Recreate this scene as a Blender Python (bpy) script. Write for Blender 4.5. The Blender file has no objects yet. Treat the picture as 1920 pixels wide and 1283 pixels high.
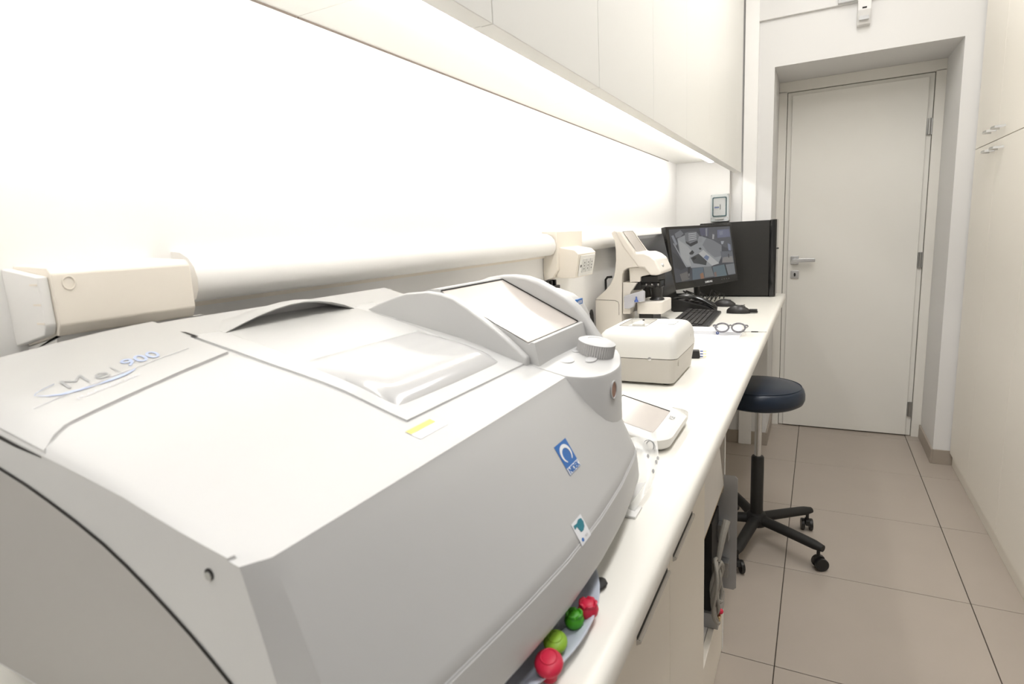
import bpy, bmesh, math, random
from mathutils import Vector, Matrix
random.seed(4)
PI = math.pi

# ------------------------------------------------------------------ camera, world, exposure
W_PX, H_PX = 1920, 1283
F_PX, YAW, PITCH, ROLL, CAM_H = 1099.99, 0.4853, -0.1779, -0.0528, 1.3642
CAM = Vector((0, 0, CAM_H))
_fw = Vector((-math.sin(YAW) * math.cos(PITCH), math.cos(YAW) * math.cos(PITCH), math.sin(PITCH)))
_r0 = Vector((math.cos(YAW), math.sin(YAW), 0))
_u0 = _r0.cross(_fw)
_rt = math.cos(ROLL) * _r0 + math.sin(ROLL) * _u0
_up = -math.sin(ROLL) * _r0 + math.cos(ROLL) * _u0

scene = bpy.context.scene
col = scene.collection
cd = bpy.data.cameras.new('camera')
cam = bpy.data.objects.new('camera', cd)
col.objects.link(cam)
cam.matrix_world = Matrix(((_rt.x, _up.x, -_fw.x, CAM.x), (_rt.y, _up.y, -_fw.y, CAM.y), (_rt.z, _up.z, -_fw.z, CAM.z), (0, 0, 0, 1)))
cd.sensor_width = 36.0
cd.sensor_fit = 'HORIZONTAL'
cd.lens = F_PX * 36.0 / W_PX
cd.clip_start = 0.02
cd.dof.use_dof = True
cd.dof.focus_distance = 1.9
cd.dof.aperture_fstop = 9.0
scene.camera = cam

wd = bpy.data.worlds.new('world')
scene.world = wd
wd.use_nodes = True
wd.node_tree.nodes['Background'].inputs[0].default_value = (1.0, 0.96, 0.9, 1)
wd.node_tree.nodes['Background'].inputs[1].default_value = 0.3
vs = scene.view_settings
vs.view_transform = 'Standard'
vs.look = 'None'
vs.exposure = 0.64
vs.gamma = 1.0
vs.use_curve_mapping = False

LED_E = 10.8         # emission of the under-cabinet strip's diffuser
WALL_X, FAR_Y, NEAR_Y, RIGHT_X, CEIL_Z = -0.792, 3.80, -2.6, 0.692, 3.20
CAB_TOP = 2.95
CT = 0.95            # counter top height


def area(name, loc, sx, sy, watts, color, rot=(0, 0, 0)):
    l = bpy.data.lights.new(name, 'AREA')
    l.shape = 'RECTANGLE'
    l.size, l.size_y, l.energy, l.color = sx, sy, watts, color
    o = bpy.data.objects.new(name, l)
    o.location, o.rotation_euler = loc, rot
    col.objects.link(o)
    return o


LED_Y0, LED_Y1 = -0.6, 3.62
# the strip's own light comes from its emissive diffuser, built with the wall cabinets
CEIL_PANELS = [(0.35, -1.00, 0.6, 11.0), (0.15, 1.15, 1.2, 12.0), (0.12, 2.50, 1.2, 8.0)]   # x, y, length, watts
for cx_, cy_, cl_, cw_ in CEIL_PANELS:
    area('ceiling_light_source', (cx_, cy_, CEIL_Z - 0.05), 0.26, cl_ - 0.04, cw_, (0.99, 0.99, 1.0))



# ------------------------------------------------------------------ photo pixel -> point on a known plane
def ray(u, v):
    return _fw + (u - W_PX / 2) / F_PX * _rt - (v - H_PX / 2) / F_PX * _up


def onx(u, v, x):
    d = ray(u, v); return CAM + d * (x / d.x)


def ony(u, v, y):
    d = ray(u, v); return CAM + d * (y / d.y)


def onz(u, v, z):
    d = ray(u, v); return CAM + d * ((z - CAM_H) / d.z)


# ------------------------------------------------------------------ materials
def mat(name, c, rough=0.5, metal=0.0, noise=0.03, scale=20.0, bump=0.0, bscale=200.0, coat=0.0, emit=None, estr=0.0, trans=0.0, alpha=1.0, ior=1.45):
    m = bpy.data.materials.new(name)
    m.use_nodes = True
    nt = m.node_tree
    b = nt.nodes['Principled BSDF']
    b.inputs['Roughness'].default_value = rough
    b.inputs['Metallic'].default_value = metal
    b.inputs['IOR'].default_value = ior
    b.inputs['Coat Weight'].default_value = coat
    b.inputs['Coat Roughness'].default_value = 0.08
    b.inputs['Transmission Weight'].default_value = trans
    b.inputs['Alpha'].default_value = alpha
    tc = nt.nodes.new('ShaderNodeTexCoord')
    n = nt.nodes.new('ShaderNodeTexNoise')
    n.inputs['Scale'].default_value = scale
    n.inputs['Detail'].default_value = 4.0
    nt.links.new(tc.outputs['Object'], n.inputs['Vector'])
    mx = nt.nodes.new('ShaderNodeMix')
    mx.data_type = 'RGBA'
    mx.inputs['A'].default_value = (*[max(0, v * (1 - noise)) for v in c], 1)
    mx.inputs['B'].default_value = (*[min(1, v * (1 + noise)) for v in c], 1)
    nt.links.new(n.outputs['Fac'], mx.inputs['Factor'])
    nt.links.new(mx.outputs['Result'], b.inputs['Base Color'])
    if bump:
        n2 = nt.nodes.new('ShaderNodeTexNoise')
        n2.inputs['Scale'].default_value = bscale
        nt.links.new(tc.outputs['Object'], n2.inputs['Vector'])
        bp = nt.nodes.new('ShaderNodeBump')
        bp.inputs['Strength'].default_value = bump
        bp.inputs['Distance'].default_value = 0.002
        nt.links.new(n2.outputs['Fac'], bp.inputs['Height'])
        nt.links.new(bp.outputs['Normal'], b.inputs['Normal'])
    if emit:
        b.inputs['Emission Color'].default_value = (*emit, 1)
        b.inputs['Emission Strength'].default_value = estr
    return m


def picmat(name, estr, rough=0.25, base=0.0):
    """flat print / screen picture: colours come from the face colours of the mesh"""
    m = bpy.data.materials.new(name)
    m.use_nodes = True
    nt = m.node_tree
    b = nt.nodes['Principled BSDF']
    b.inputs['Roughness'].default_value = rough
    a = nt.nodes.new('ShaderNodeVertexColor')
    a.layer_name = 'print'
    if base:
        nt.links.new(a.outputs['Color'], b.inputs['Base Color'])
    else:
        b.inputs['Base Color'].default_value = (0.01, 0.01, 0.012, 1)
    if estr:
        nt.links.new(a.outputs['Color'], b.inputs['Emission Color'])
        b.inputs['Emission Strength'].default_value = estr
    return m


M = {}
M['wall'] = mat('wall_paint', (0.78, 0.77, 0.755), 0.75, noise=0.012, scale=3, bump=0.05, bscale=300)
M['ceil'] = mat('ceiling_paint', (0.86, 0.85, 0.83), 0.8, noise=0.01)
M['splash'] = mat('backsplash_laminate', (0.93, 0.92, 0.905), 0.45, noise=0.008, scale=2)
M['cab'] = mat('cream_laminate', (0.91, 0.90, 0.855), 0.42, noise=0.004, scale=3)
M['cab_right'] = mat('ivory_laminate', (0.93, 0.885, 0.80), 0.45, noise=0.004, scale=3)
M['cab_low'] = mat('cream_base_laminate', (0.90, 0.84, 0.735), 0.42, noise=0.004, scale=3)
M['cab_in'] = mat('cabinet_inside_white', (0.80, 0.77, 0.72), 0.5)
M['seam'] = mat('dark_seam', (0.10, 0.085, 0.07), 0.8)
M['joint'] = mat('brown_sealant', (0.26, 0.215, 0.18), 0.8)
M['edge'] = mat('chipboard_edge', (0.62, 0.47, 0.30), 0.7, noise=0.15, scale=90)
M['top'] = mat('worktop_cream', (0.88, 0.855, 0.785), 0.32, noise=0.01, scale=6)
M['tile'] = mat('porcelain_tile', (0.43, 0.375, 0.32), 0.36, noise=0.05, scale=5, bump=0.03, bscale=60)
M['grout'] = mat('grout', (0.075, 0.062, 0.05), 0.9)
M['base'] = mat('tile_skirting', (0.38, 0.33, 0.275), 0.4, noise=0.05, scale=9)
M['door'] = mat('door_lacquer', (0.84, 0.82, 0.765), 0.45, noise=0.012, scale=3)
M['frame'] = mat('door_frame_lacquer', (0.84, 0.815, 0.755), 0.5, noise=0.012)
M['chrome'] = mat('brushed_chrome', (0.62, 0.62, 0.62), 0.25, 1.0, noise=0.05, scale=60)
M['steel'] = mat('satin_steel', (0.42, 0.42, 0.41), 0.35, 1.0, noise=0.08, scale=80)
M['alu'] = mat('grey_sheet_metal', (0.42, 0.42, 0.42), 0.42, 0.7, noise=0.08, scale=40)
M['led'] = mat('led_diffuser', (1, 1, 1), 0.5, emit=(1.0, 0.975, 0.945), estr=LED_E)
M['panel_light'] = mat('ceiling_diffuser', (1, 1, 1), 0.5, emit=(1.0, 0.96, 0.9), estr=2.5)
M['trunk'] = mat('trunking_plastic', (0.94, 0.925, 0.90), 0.4, noise=0.01)
M['beige'] = mat('beige_plastic', (0.93, 0.865, 0.77), 0.5, noise=0.012)
M['mach'] = mat('machine_white', (0.555, 0.552, 0.542), 0.36, noise=0.008, scale=30, bump=0.02, bscale=900)
M['mach_grey'] = mat('machine_side_grey', (0.40, 0.385, 0.365), 0.5, noise=0.03, scale=6, bump=0.05, bscale=600)
M['lid'] = mat('frosted_lid', (0.575, 0.575, 0.57), 0.22, noise=0.006, coat=0.4)
M['pane'] = mat('lid_window_plastic', (0.54, 0.537, 0.533), 0.16, noise=0.006, coat=0.6)
M['black_gap'] = mat('dark_gap', (0.02, 0.018, 0.016), 0.7)
M['touch'] = mat('touch_screen_glass', (0.55, 0.50, 0.46), 0.22, noise=0.02, coat=0.8)
M['knob'] = mat('grey_knob_plastic', (0.50, 0.49, 0.48), 0.45, noise=0.03)
M['button'] = mat('light_grey_button', (0.56, 0.56, 0.56), 0.4, noise=0.02)
M['amber'] = mat('amber_sensor_window', (0.30, 0.12, 0.07), 0.2, coat=0.5)
M['blue_ink'] = mat('pale_blue_ink', (0.50, 0.58, 0.80), 0.5)
M['grey_ink'] = mat('grey_ink', (0.42, 0.425, 0.435), 0.5)
M['faint_ink'] = mat('faint_ink', (0.70, 0.70, 0.74), 0.5)
M['yellow'] = mat('yellow_label', (0.90, 0.75, 0.18), 0.5)
M['paleprint'] = mat('pale_label', (0.78, 0.78, 0.80), 0.5)
M['logo_blue'] = mat('label_blue', (0.03, 0.16, 0.48), 0.4)
M['white_ink'] = mat('white_ink', (0.85, 0.86, 0.88), 0.5)
M['teal'] = mat('teal_ink', (0.03, 0.22, 0.28), 0.5)
M['box_white'] = mat('instrument_white', (0.78, 0.765, 0.725), 0.35, noise=0.008)
M['box_grey'] = mat('instrument_grey', (0.56, 0.53, 0.48), 0.45, noise=0.015)
M['cream_pl'] = mat('lensmeter_cream', (0.80, 0.755, 0.69), 0.4, noise=0.01)
M['lilac'] = mat('lilac_grey_plastic', (0.52, 0.52, 0.56), 0.45)
M['black'] = mat('black_plastic', (0.018, 0.017, 0.016), 0.38, noise=0.15)
M['black_gloss'] = mat('glossy_black', (0.008, 0.008, 0.008), 0.12, noise=0.1, coat=0.4)
M['black_matte'] = mat('black_rubber', (0.014, 0.013, 0.012), 0.6, noise=0.2, bump=0.1)
M['tower'] = mat('black_steel_panel', (0.018, 0.017, 0.015), 0.45, noise=0.15, scale=200, bump=0.05, bscale=600)
M['screen_off'] = mat('dark_screen', (0.020, 0.019, 0.018), 0.18)
M['keys'] = mat('charcoal_keys', (0.035, 0.032, 0.03), 0.5, noise=0.2)
M['mouse'] = mat('charcoal_plastic', (0.032, 0.030, 0.029), 0.3)
M['vinyl'] = mat('navy_vinyl', (0.010, 0.020, 0.040), 0.34, noise=0.15, scale=30, bump=0.08, bscale=400)
M['paper'] = mat('white_paper', (0.86, 0.86, 0.88), 0.7, noise=0.01)
M['tort'] = mat('mottled_acetate', (0.17, 0.165, 0.18), 0.25, noise=0.95, scale=160)
M['lens'] = mat('clear_lens', (0.95, 0.97, 1.0), 0.03, trans=1.0, alpha=0.25)
M['film'] = mat('clear_plastic_film', (0.92, 0.92, 0.90), 0.2, noise=0.02, trans=0.3, alpha=0.55)
M['film_white'] = mat('white_film_label', (0.88, 0.87, 0.84), 0.4, noise=0.03)
M['plate'] = mat('grey_white_dish', (0.56, 0.60, 0.68), 0.3, noise=0.02)
M['red'] = mat('crimson_rubber', (0.62, 0.02, 0.06), 0.45, noise=0.1, scale=200)
M['green'] = mat('green_rubber', (0.06, 0.33, 0.012), 0.45, noise=0.1, scale=200)
M['lime'] = mat('lime_rubber', (0.26, 0.46, 0.035), 0.45, noise=0.1, scale=200)
M['cable'] = mat('grey_cable', (0.33, 0.31, 0.27), 0.5, noise=0.08, scale=200)
M['brass'] = mat('brass_pin', (0.75, 0.6, 0.35), 0.3, 1.0)
M['blue_pl'] = mat('blue_plastic', (0.05, 0.10, 0.35), 0.4)
M['grey_box'] = mat('grey_enclosure', (0.62, 0.65, 0.65), 0.4)
M['gasket'] = mat('dark_teal_gasket', (0.07, 0.12, 0.13), 0.4)
M['smoke'] = mat('smoked_window', (0.72, 0.78, 0.80), 0.1, trans=0.2, alpha=0.2)
M['pic'] = picmat('monitor_picture', 0.9, 0.2)
M['print'] = picmat('printed_colours', 0.0, 0.5, base=1)


# ------------------------------------------------------------------ mesh toolkit
class MB:
    def __init__(self, xf=None):
        self.v, self.f, self.c, self.xf = [], [], [], xf

    def add(self, verts, faces, colour=None):
        n = len(self.v)
        for p in verts:
            p = Vector(p)
            self.v.append(self.xf @ p if self.xf else p)
        for f in faces:
            self.f.append([n + i for i in f]); self.c.append(colour)

    def box(self, x0, x1, y0, y1, z0, z1, colour=None):
        self.add([(x, y, z) for z in (z0, z1) for y in (y0, y1) for x in (x0, x1)],
                 [(0, 2, 3, 1), (4, 5, 7, 6), (0, 1, 5, 4), (2, 6, 7, 3), (0, 4, 6, 2), (1, 3, 7, 5)], colour)
        return self

    def prism(self, poly, axis, a, b, colour=None):
        """polygon in the plane across `axis`: x:(y,z) y:(x,z) z:(x,y)"""
        def P(p, t):
            return {'x': (t, p[0], p[1]), 'y': (p[0], t, p[1]), 'z': (p[0], p[1], t)}[axis]
        n = len(poly)
        self.add([P(p, a) for p in poly] + [P(p, b) for p in poly],
                 [list(range(n))[::-1], list(range(n, 2 * n))] + [(i, (i + 1) % n, n + (i + 1) % n, n + i) for i in range(n)], colour)
        return self

    def poly3(self, pts, colour=None):
        self.add(pts, [list(range(len(pts)))], colour)
        return self

    def grid(self, rows, close_u=False, close_v=False, caps=False):
        nr, nc = len(rows), len(rows[0])
        F = []
        for i in range(nr if close_v else nr - 1):
            for j in range(nc if close_u else nc - 1):
                i2, j2 = (i + 1) % nr, (j + 1) % nc
                F.append((i * nc + j, i * nc + j2, i2 * nc + j2, i2 * nc + j))
        if caps:
            F.append(list(range(nc))[::-1]); F.append([(nr - 1) * nc + j for j in range(nc)])
        self.add([p for r in rows for p in r], F)
        return self

    def tube(self, path, r, n=10, caps=True, closed=False):
        path = [Vector(p) for p in path]
        rs = r if isinstance(r, (list, tuple)) else [r] * len(path)
        rows, prev = [], None
        m = len(path)
        for i, p in enumerate(path):
            if closed:
                t = path[(i + 1) % m] - path[i - 1]
            else:
                t = path[min(i + 1, m - 1)] - path[max(i - 1, 0)]
            t.normalize()
            if prev is None:
                a = Vector((0, 0, 1)) if abs(t.z) < 0.9 else Vector((1, 0, 0))
                u = t.cross(a).normalized()
            else:
                u = (prev - t * prev.dot(t)).normalized()
            w = t.cross(u)
            prev = u
            rows.append([p + u * (math.cos(2 * PI * k / n) * rs[i]) + w * (math.sin(2 * PI * k / n) * rs[i]) for k in range(n)])
        self.grid(rows, close_u=True, close_v=closed, caps=caps and not closed)
        return self

    def lathe(self, prof, c=(0, 0, 0), n=32, sx=1.0, sy=1.0):
        rows = [[(c[0] + r * math.cos(2 * PI * k / n) * sx, c[1] + r * math.sin(2 * PI * k / n) * sy, c[2] + z) for k in range(n)] for r, z in prof]
        self.grid(rows, close_u=True, caps=True)
        return self

    def ball(self, c, rx, ry, rz, n=16, m=8):
        rows = [[(c[0] + rx * math.sin(PI * i / m) * math.cos(2 * PI * k / n), c[1] + ry * math.sin(PI * i / m) * math.sin(2 * PI * k / n), c[2] - rz * math.cos(PI * i / m)) for k in range(n)] for i in range(1, m)]
        self.grid(rows, close_u=True, caps=True)
        return self

    def build(self, name, material, parent=None, bevel=0.0, seg=2, smooth=35, world=False, sub=0, bang=25, kind=None):
        me = bpy.data.meshes.new(name)
        inv = MAT[parent.name].inverted() if (world and parent is not None) else None
        me.from_pydata([(inv @ p if inv else p)[:] for p in self.v], [], self.f)
        bm = bmesh.new()
        bm.from_mesh(me)
        lay = None
        if any(c is not None for c in self.c):
            lay = bm.loops.layers.float_color.new('print')
            bm.faces.ensure_lookup_table()
            for f, c in zip(bm.faces, self.c):
                for l in f.loops:
                    l[lay] = (*(c or (0.5, 0.5, 0.5)), 1)
        if not lay:
            bmesh.ops.recalc_face_normals(bm, faces=bm.faces)
        if bevel:
            ed = [e for e in bm.edges if len(e.link_faces) == 2 and e.calc_face_angle(0) > math.radians(bang)]
            bmesh.ops.bevel(bm, geom=ed, offset=bevel, segments=seg, affect='EDGES', profile=0.5, clamp_overlap=True)
        bm.to_mesh(me)
        bm.free()
        if smooth:
            for p in me.polygons:
                p.use_smooth = True
            me.set_sharp_from_angle(angle=math.radians(smooth))
        me.materials.append(material)
        o = bpy.data.objects.new(name, me)
        col.objects.link(o)
        if bevel:
            wn = o.modifiers.new('weighted_normals', 'WEIGHTED_NORMAL')
            wn.keep_sharp = True
            wn.weight = 100
        if sub:
            s = o.modifiers.new('subdivision', 'SUBSURF')
            s.levels = s.render_levels = sub
        if parent is not None:
            o.parent = parent
            MAT[o.name] = MAT[parent.name].copy()
        else:
            MAT[o.name] = Matrix.Identity(4)
        if kind:
            o['kind'] = kind
        return o


MAT = {}


def thing(name, label, cat, loc=(0, 0, 0), rotz=0.0, group=None):
    o = bpy.data.objects.new(name, None)
    o.empty_display_size = 0.05
    col.objects.link(o)
    o.location = loc
    o.rotation_euler = (0, 0, rotz)
    MAT[o.name] = Matrix.Translation(Vector(loc)) @ Matrix.Rotation(rotz, 4, 'Z')
    return tag(o, label, cat, group)


def tag(o, label, cat, group=None):
    o['label'] = label
    o['category'] = cat
    if group:
        o['group'] = group
    return o


def struct(o):
    o['kind'] = 'structure'
    return o


def text_mb(s, size, xf, bold=0.0, spacing=1.0):
    """lettering as flat mesh; xf(u, v) -> point, u along the line, v up"""
    c = bpy.data.curves.new('lettering', 'FONT')
    c.body, c.size, c.offset, c.space_character = s, size, bold, spacing
    c.align_x, c.align_y = 'CENTER', 'CENTER'
    c.resolution_u = 3
    o = bpy.data.objects.new('lettering', c)
    col.objects.link(o)
    dg = bpy.context.evaluated_depsgraph_get()
    me = bpy.data.meshes.new_from_object(o.evaluated_get(dg))
    mb = MB()
    mb.add([xf(v.co.x, v.co.y) for v in me.vertices], [list(p.vertices) for p in me.polygons])
    bpy.data.objects.remove(o)
    bpy.data.meshes.remove(me)
    bpy.data.curves.remove(c)
    return mb


def interp(x, xs, ys):
    if x <= xs[0]: return ys[0]
    for i in range(1, len(xs)):
        if x <= xs[i]:
            t = (x - xs[i - 1]) / (xs[i] - xs[i - 1])
            return ys[i - 1] + t * (ys[i] - ys[i - 1])
    return ys[-1]


def rrect(x0, x1, y0, y1, r, n=5):
    out = []
    for cx, cy, a0 in ((x1 - r, y0 + r, -PI / 2), (x1 - r, y1 - r, 0), (x0 + r, y1 - r, PI / 2), (x0 + r, y0 + r, PI)):
        for k in range(n + 1):
            a = a0 + PI / 2 * k / n
            out.append((cx + r * math.cos(a), cy + r * math.sin(a)))
    return out


def ell(cx, cy, a, b, n=24, rot=0.0):
    return [(cx + a * math.cos(2 * PI * k / n) * math.cos(rot) - b * math.sin(2 * PI * k / n) * math.sin(rot),
             cy + a * math.cos(2 * PI * k / n) * math.sin(rot) + b * math.sin(2 * PI * k / n) * math.cos(rot)) for k in range(n)]


# ================================================================== the setting
# floor with its tiles
fl = struct(MB().box(WALL_X - 0.1, 3.1, NEAR_Y - 0.1, 4.6, -0.10, -0.004).build('floor', M['grout'], smooth=0))
TX0, TY0, TS, TSY = -0.078, 3.5748, 0.6, 0.5948
tile_mesh = {}
for i in range(-2, 5):
    for k in range(-2, 10):
        x0, x1 = TX0 + TS * i + 0.0016, TX0 + TS * (i + 1) - 0.0016
        y0, y1 = TY0 - TSY * k - TSY + 0.0016, TY0 - TSY * k - 0.0016
        x0, x1 = max(x0, WALL_X), min(x1, RIGHT_X + 0.02 if y1 > 1.8 else 3.0)
        y1 = min(y1, 4.5)
        if x1 - x0 < 0.02 or y1 - y0 < 0.02:
            continue
        key = (round(x1 - x0, 4), round(y1 - y0, 4))
        if key not in tile_mesh:
            o = MB().box(-(x1 - x0) / 2, (x1 - x0) / 2, -(y1 - y0) / 2, (y1 - y0) / 2, -0.006, 0.0).build('floor_tile', M['tile'], fl, bevel=0.0008, seg=1)
            tile_mesh[key] = o.data
        else:
            o = bpy.data.objects.new('floor_tile', tile_mesh[key])
            col.objects.link(o)
            o.modifiers.new('weighted_normals', 'WEIGHTED_NORMAL').keep_sharp = True
            o.parent = fl
        o.location = ((x0 + x1) / 2, (y0 + y1) / 2, 0)

struct(MB().box(WALL_X - 0.1, 3.1, NEAR_Y - 0.1, 4.6, CEIL_Z, CEIL_Z + 0.1).build('ceiling', M['ceil'], smooth=0))
struct(MB().box(WALL_X - 0.1, WALL_X, NEAR_Y - 0.1, FAR_Y + 0.5, 0, CEIL_Z).build('wall_left', M['splash'], smooth=0))
struct(MB().box(RIGHT_X + 0.58, RIGHT_X + 0.68, 1.65, 4.4, 0, CEIL_Z).build('wall_right', M['wall'], smooth=0))
struct(MB().box(3.0, 3.1, NEAR_Y - 0.1, 1.75, 0, CEIL_Z).build('wall_side', M['wall'], smooth=0))
struct(MB().box(RIGHT_X + 0.001, 3.0, 1.65, 1.749, 0, CEIL_Z).build('wall_return', M['wall'], smooth=0))
struct(MB().box(WALL_X, 3.0, NEAR_Y - 0.1, NEAR_Y, 0, CEIL_Z).build('wall_near', M['wall'], smooth=0))
OXL, OXR, OZ, DY = -0.256, 0.600, 2.217, 4.258
wf = MB()
wf.box(WALL_X, OXL, FAR_Y, 4.4, 0, CEIL_Z)
wf.box(OXR, RIGHT_X + 0.58, FAR_Y, 4.4, 0, CEIL_Z)
wf.box(OXL, OXR, FAR_Y, 4.4, OZ, CEIL_Z)
struct(wf.build('wall_far', M['wall'], smooth=0))
struct(MB().box(-0.345, 0.69, FAR_Y - 0.018, FAR_Y, 2.466, CEIL_Z).build('trim_1', M['wall'], bevel=0.004))
struct(MB().box(-0.412, -0.338, FAR_Y - 0.022, FAR_Y, 0.0, CEIL_Z).build('trim_2', M['trunk'], bevel=0.003))
# alcove end board under the wall cabinets
struct(MB().box(WALL_X, -0.482, FAR_Y - 0.03, FAR_Y, CT, 1.745).build('trim_3', M['splash'], bevel=0.001))
# skirting of cut tile
sk = MB()
sk.box(WALL_X, OXL, FAR_Y - 0.010, FAR_Y, 0, 0.082)
sk.box(OXL, OXL + 0.010, FAR_Y - 0.010, DY - 0.015, 0, 0.082)
sk.build('baseboard_left', M['base'], bevel=0.002)
bpy.data.objects['baseboard_left']['kind'] = 'structure'
sk = MB()
sk.box(OXR, RIGHT_X, FAR_Y - 0.010, FAR_Y, 0, 0.082)
sk.box(OXR - 0.010, OXR, FAR_Y - 0.010, DY - 0.015, 0, 0.082)
struct(sk.build('baseboard_right', M['base'], bevel=0.002))

# door in the recess
dr = MB().box(-0.180, 0.522, DY - 0.018, DY + 0.03, 0.008, 2.132).build('door_1', M['door'], bevel=0.003)
struct(dr)
fb = MB()
fb.box(-0.206, 0.548, DY - 0.004, DY + 0.02, 0.004, 2.152)
fb.build('door_rebate', M['door'], dr, bevel=0.002)
fr = MB()
fr.box(OXL, -0.209, DY - 0.016, DY + 0.04, 0.0, 2.162)
fr.box(0.551, OXR, DY - 0.016, DY + 0.04, 0.0, 2.162)
fr.box(OXL, OXR, DY - 0.016, DY + 0.04, 2.155, OZ)
fr.build('door_frame', M['frame'], dr, bevel=0.002)
gp = MB()
gp.box(-0.210, 0.552, DY + 0.005, DY + 0.09, 0.0, 2.157)
gp.build('frame_gap', M['seam'], dr, smooth=0)
for hz in (1.86, 1.10, 0.175):
    hb = MB()
    hb.tube([(0.536, DY - 0.014, hz - 0.045), (0.536, DY - 0.014, hz + 0.045)], 0.008, 12)
    hb.box(0.524, 0.550, DY - 0.014, DY - 0.003, hz - 0.045, hz + 0.045)
    hb.build('hinge', M['steel'], dr)
hp = ony(1490, 488, DY - 0.018)
lv = MB().box(hp.x - 0.024, hp.x + 0.024, DY - 0.026, DY - 0.018, hp.z - 0.026, hp.z + 0.026).build('handle_plate', M['chrome'], dr, bevel=0.002)
lb = MB()
lb.tube([(hp.x, DY - 0.026, hp.z), (hp.x, DY - 0.065, hp.z)], 0.010, 14)
lb.box(hp.x - 0.010, hp.x + 0.118, DY - 0.074, DY - 0.060, hp.z - 0.011, hp.z + 0.011)
lb.build('door_lever', M['chrome'], dr, bevel=0.002)
kp = ony(1490, 515, DY - 0.018)
MB().box(kp.x - 0.024, kp.x + 0.024, DY - 0.026, DY - 0.018, kp.z - 0.026, kp.z + 0.026).build('keyhole_plate', M['chrome'], dr, bevel=0.002)
MB().prism(ell(kp.x, kp.z, 0.006, 0.012, 14), 'y', DY - 0.0272, DY - 0.0262).build('keyhole', M['black_gap'], dr)

# ceiling luminaires (out of view, they light the room)
for i, (x, y, ln_, w_) in enumerate(CEIL_PANELS):
    t = thing('ceiling_light', ['short white ceiling light behind the camera', 'long white ceiling light above the big machine', 'long white ceiling light above the stool'][i], 'light', (x, y, CEIL_Z))
    MB().box(-0.15, 0.15, -ln_ / 2, ln_ / 2, -0.03, 0.0).build('housing', M['frame'], t, bevel=0.003)
    MB().box(-0.13, 0.13, -ln_ / 2 + 0.02, ln_ / 2 - 0.02, -0.033, -0.030).build('diffuser', M['panel_light'], t)

# ================================================================== worktop
prof = [(WALL_X, 0.91), (-0.172, 0.91), (-0.167, 0.914), (-0.165, 0.920), (-0.165, 0.938), (-0.168, 0.945), (-0.174, 0.949), (-0.182, CT), (WALL_X, CT)]
wt = MB().prism(prof, 'y', -0.5, FAR_Y - 0.0005).build('worktop', M['top'], smooth=60)
tag(wt, 'long cream laminate worktop running along the left wall to the door', 'worktop')

# ================================================================== base cabinets
XC = -0.235


def edge_pull(name, parent, y0, y1, z):
    b = MB()
    b.prism([(XC, z + 0.003), (XC + 0.0055, z + 0.003), (XC + 0.007, z - 0.002), (XC + 0.005, z - 0.002), (XC + 0.004, z + 0.001), (XC, z + 0.001)], 'y', y0, y1)
    b.prism([(XC, z + 0.003), (XC + 0.007, z + 0.002), (XC + 0.007, z - 0.002), (XC, z - 0.007)], 'y', y0 - 0.002, y0 + 0.002)
    b.build(name, M['chrome'], parent, world=True)
    MB().box(XC, XC + 0.0006, y0, y1, z + 0.003, z + 0.007).build('handle_shadow_gap', M['black_gap'], parent, world=True)


def base_unit(label, y0, y1, doors, handles):
    t = thing('base_cabinet', label, 'cabinet', (-0.51, (y0 + y1) / 2, 0))
    b = MB()
    b.box(WALL_X + 0.002, XC - 0.02, y0 + 0.0005, y1 - 0.0005, 0.0, 0.9095)
    b.build('body', M['cab_low'], t, world=True, smooth=0)
    for (a, c), h in zip(doors, handles):
        d = MB().box(XC - 0.019, XC, a + 0.0015, c - 0.0015, 0.004, 0.906).build('door', M['cab_low'], t, bevel=0.001, world=True)
        MAT[d.name] = MAT[t.name]
        edge_pull('handle', d, h[0], h[1], 0.722)
    return t


base_unit('cream base cabinet under the large lens machine, nearer the camera', 0.24, 1.05, [(0.24, 0.645), (0.645, 1.05)], [(0.41, 0.62), (0.816, 1.029)])
base_unit('narrow cream base cabinet next to the open compartment', 1.05, 1.447, [(1.05, 1.447)], [(1.079, 1.278)])

t = thing('open_shelf_unit', 'open cream compartment under the worktop holding the metal computer case', 'shelf unit', (-0.51, 1.62, 0))
MB().box(WALL_X + 0.002, XC, 1.800, 1.818, 0.0, 0.9095).build('end_panel', M['cab_low'], t, bevel=0.001, world=True)
MB().box(XC - 0.0005, XC + 0.0008, 1.7995, 1.8185, 0.0, 0.9095).build('edge_band', M['cab'], t, world=True)
MB().box(WALL_X + 0.002, WALL_X + 0.012, 1.4475, 1.800, 0.02, 0.9095).build('back_panel', M['cab_in'], t, world=True)
fa = MB().prism([(1.4485, 0.575), (1.796, 0.575), (1.60, 0.906), (1.4485, 0.906)], 'x', XC - 0.019, XC - 0.001).build('fascia_board', M['cab_in'], t, world=True)
MB().prism([(1.4485, 0.570), (1.796, 0.570), (1.796, 0.575), (1.4485, 0.575)], 'x', XC - 0.019, XC - 0.001).build('raw_edge', M['edge'], t, world=True)
MB().box(XC - 0.018, XC - 0.001, 1.4485, 1.799, 0.003, 0.19).build('kick_panel', M['cab_low'], t, bevel=0.001, world=True)
MB().box(WALL_X + 0.012, XC - 0.0195, 1.4485, 1.799, 0.17, 0.19).build('shelf', M['cab_in'], t, bevel=0.001, world=True)

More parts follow.
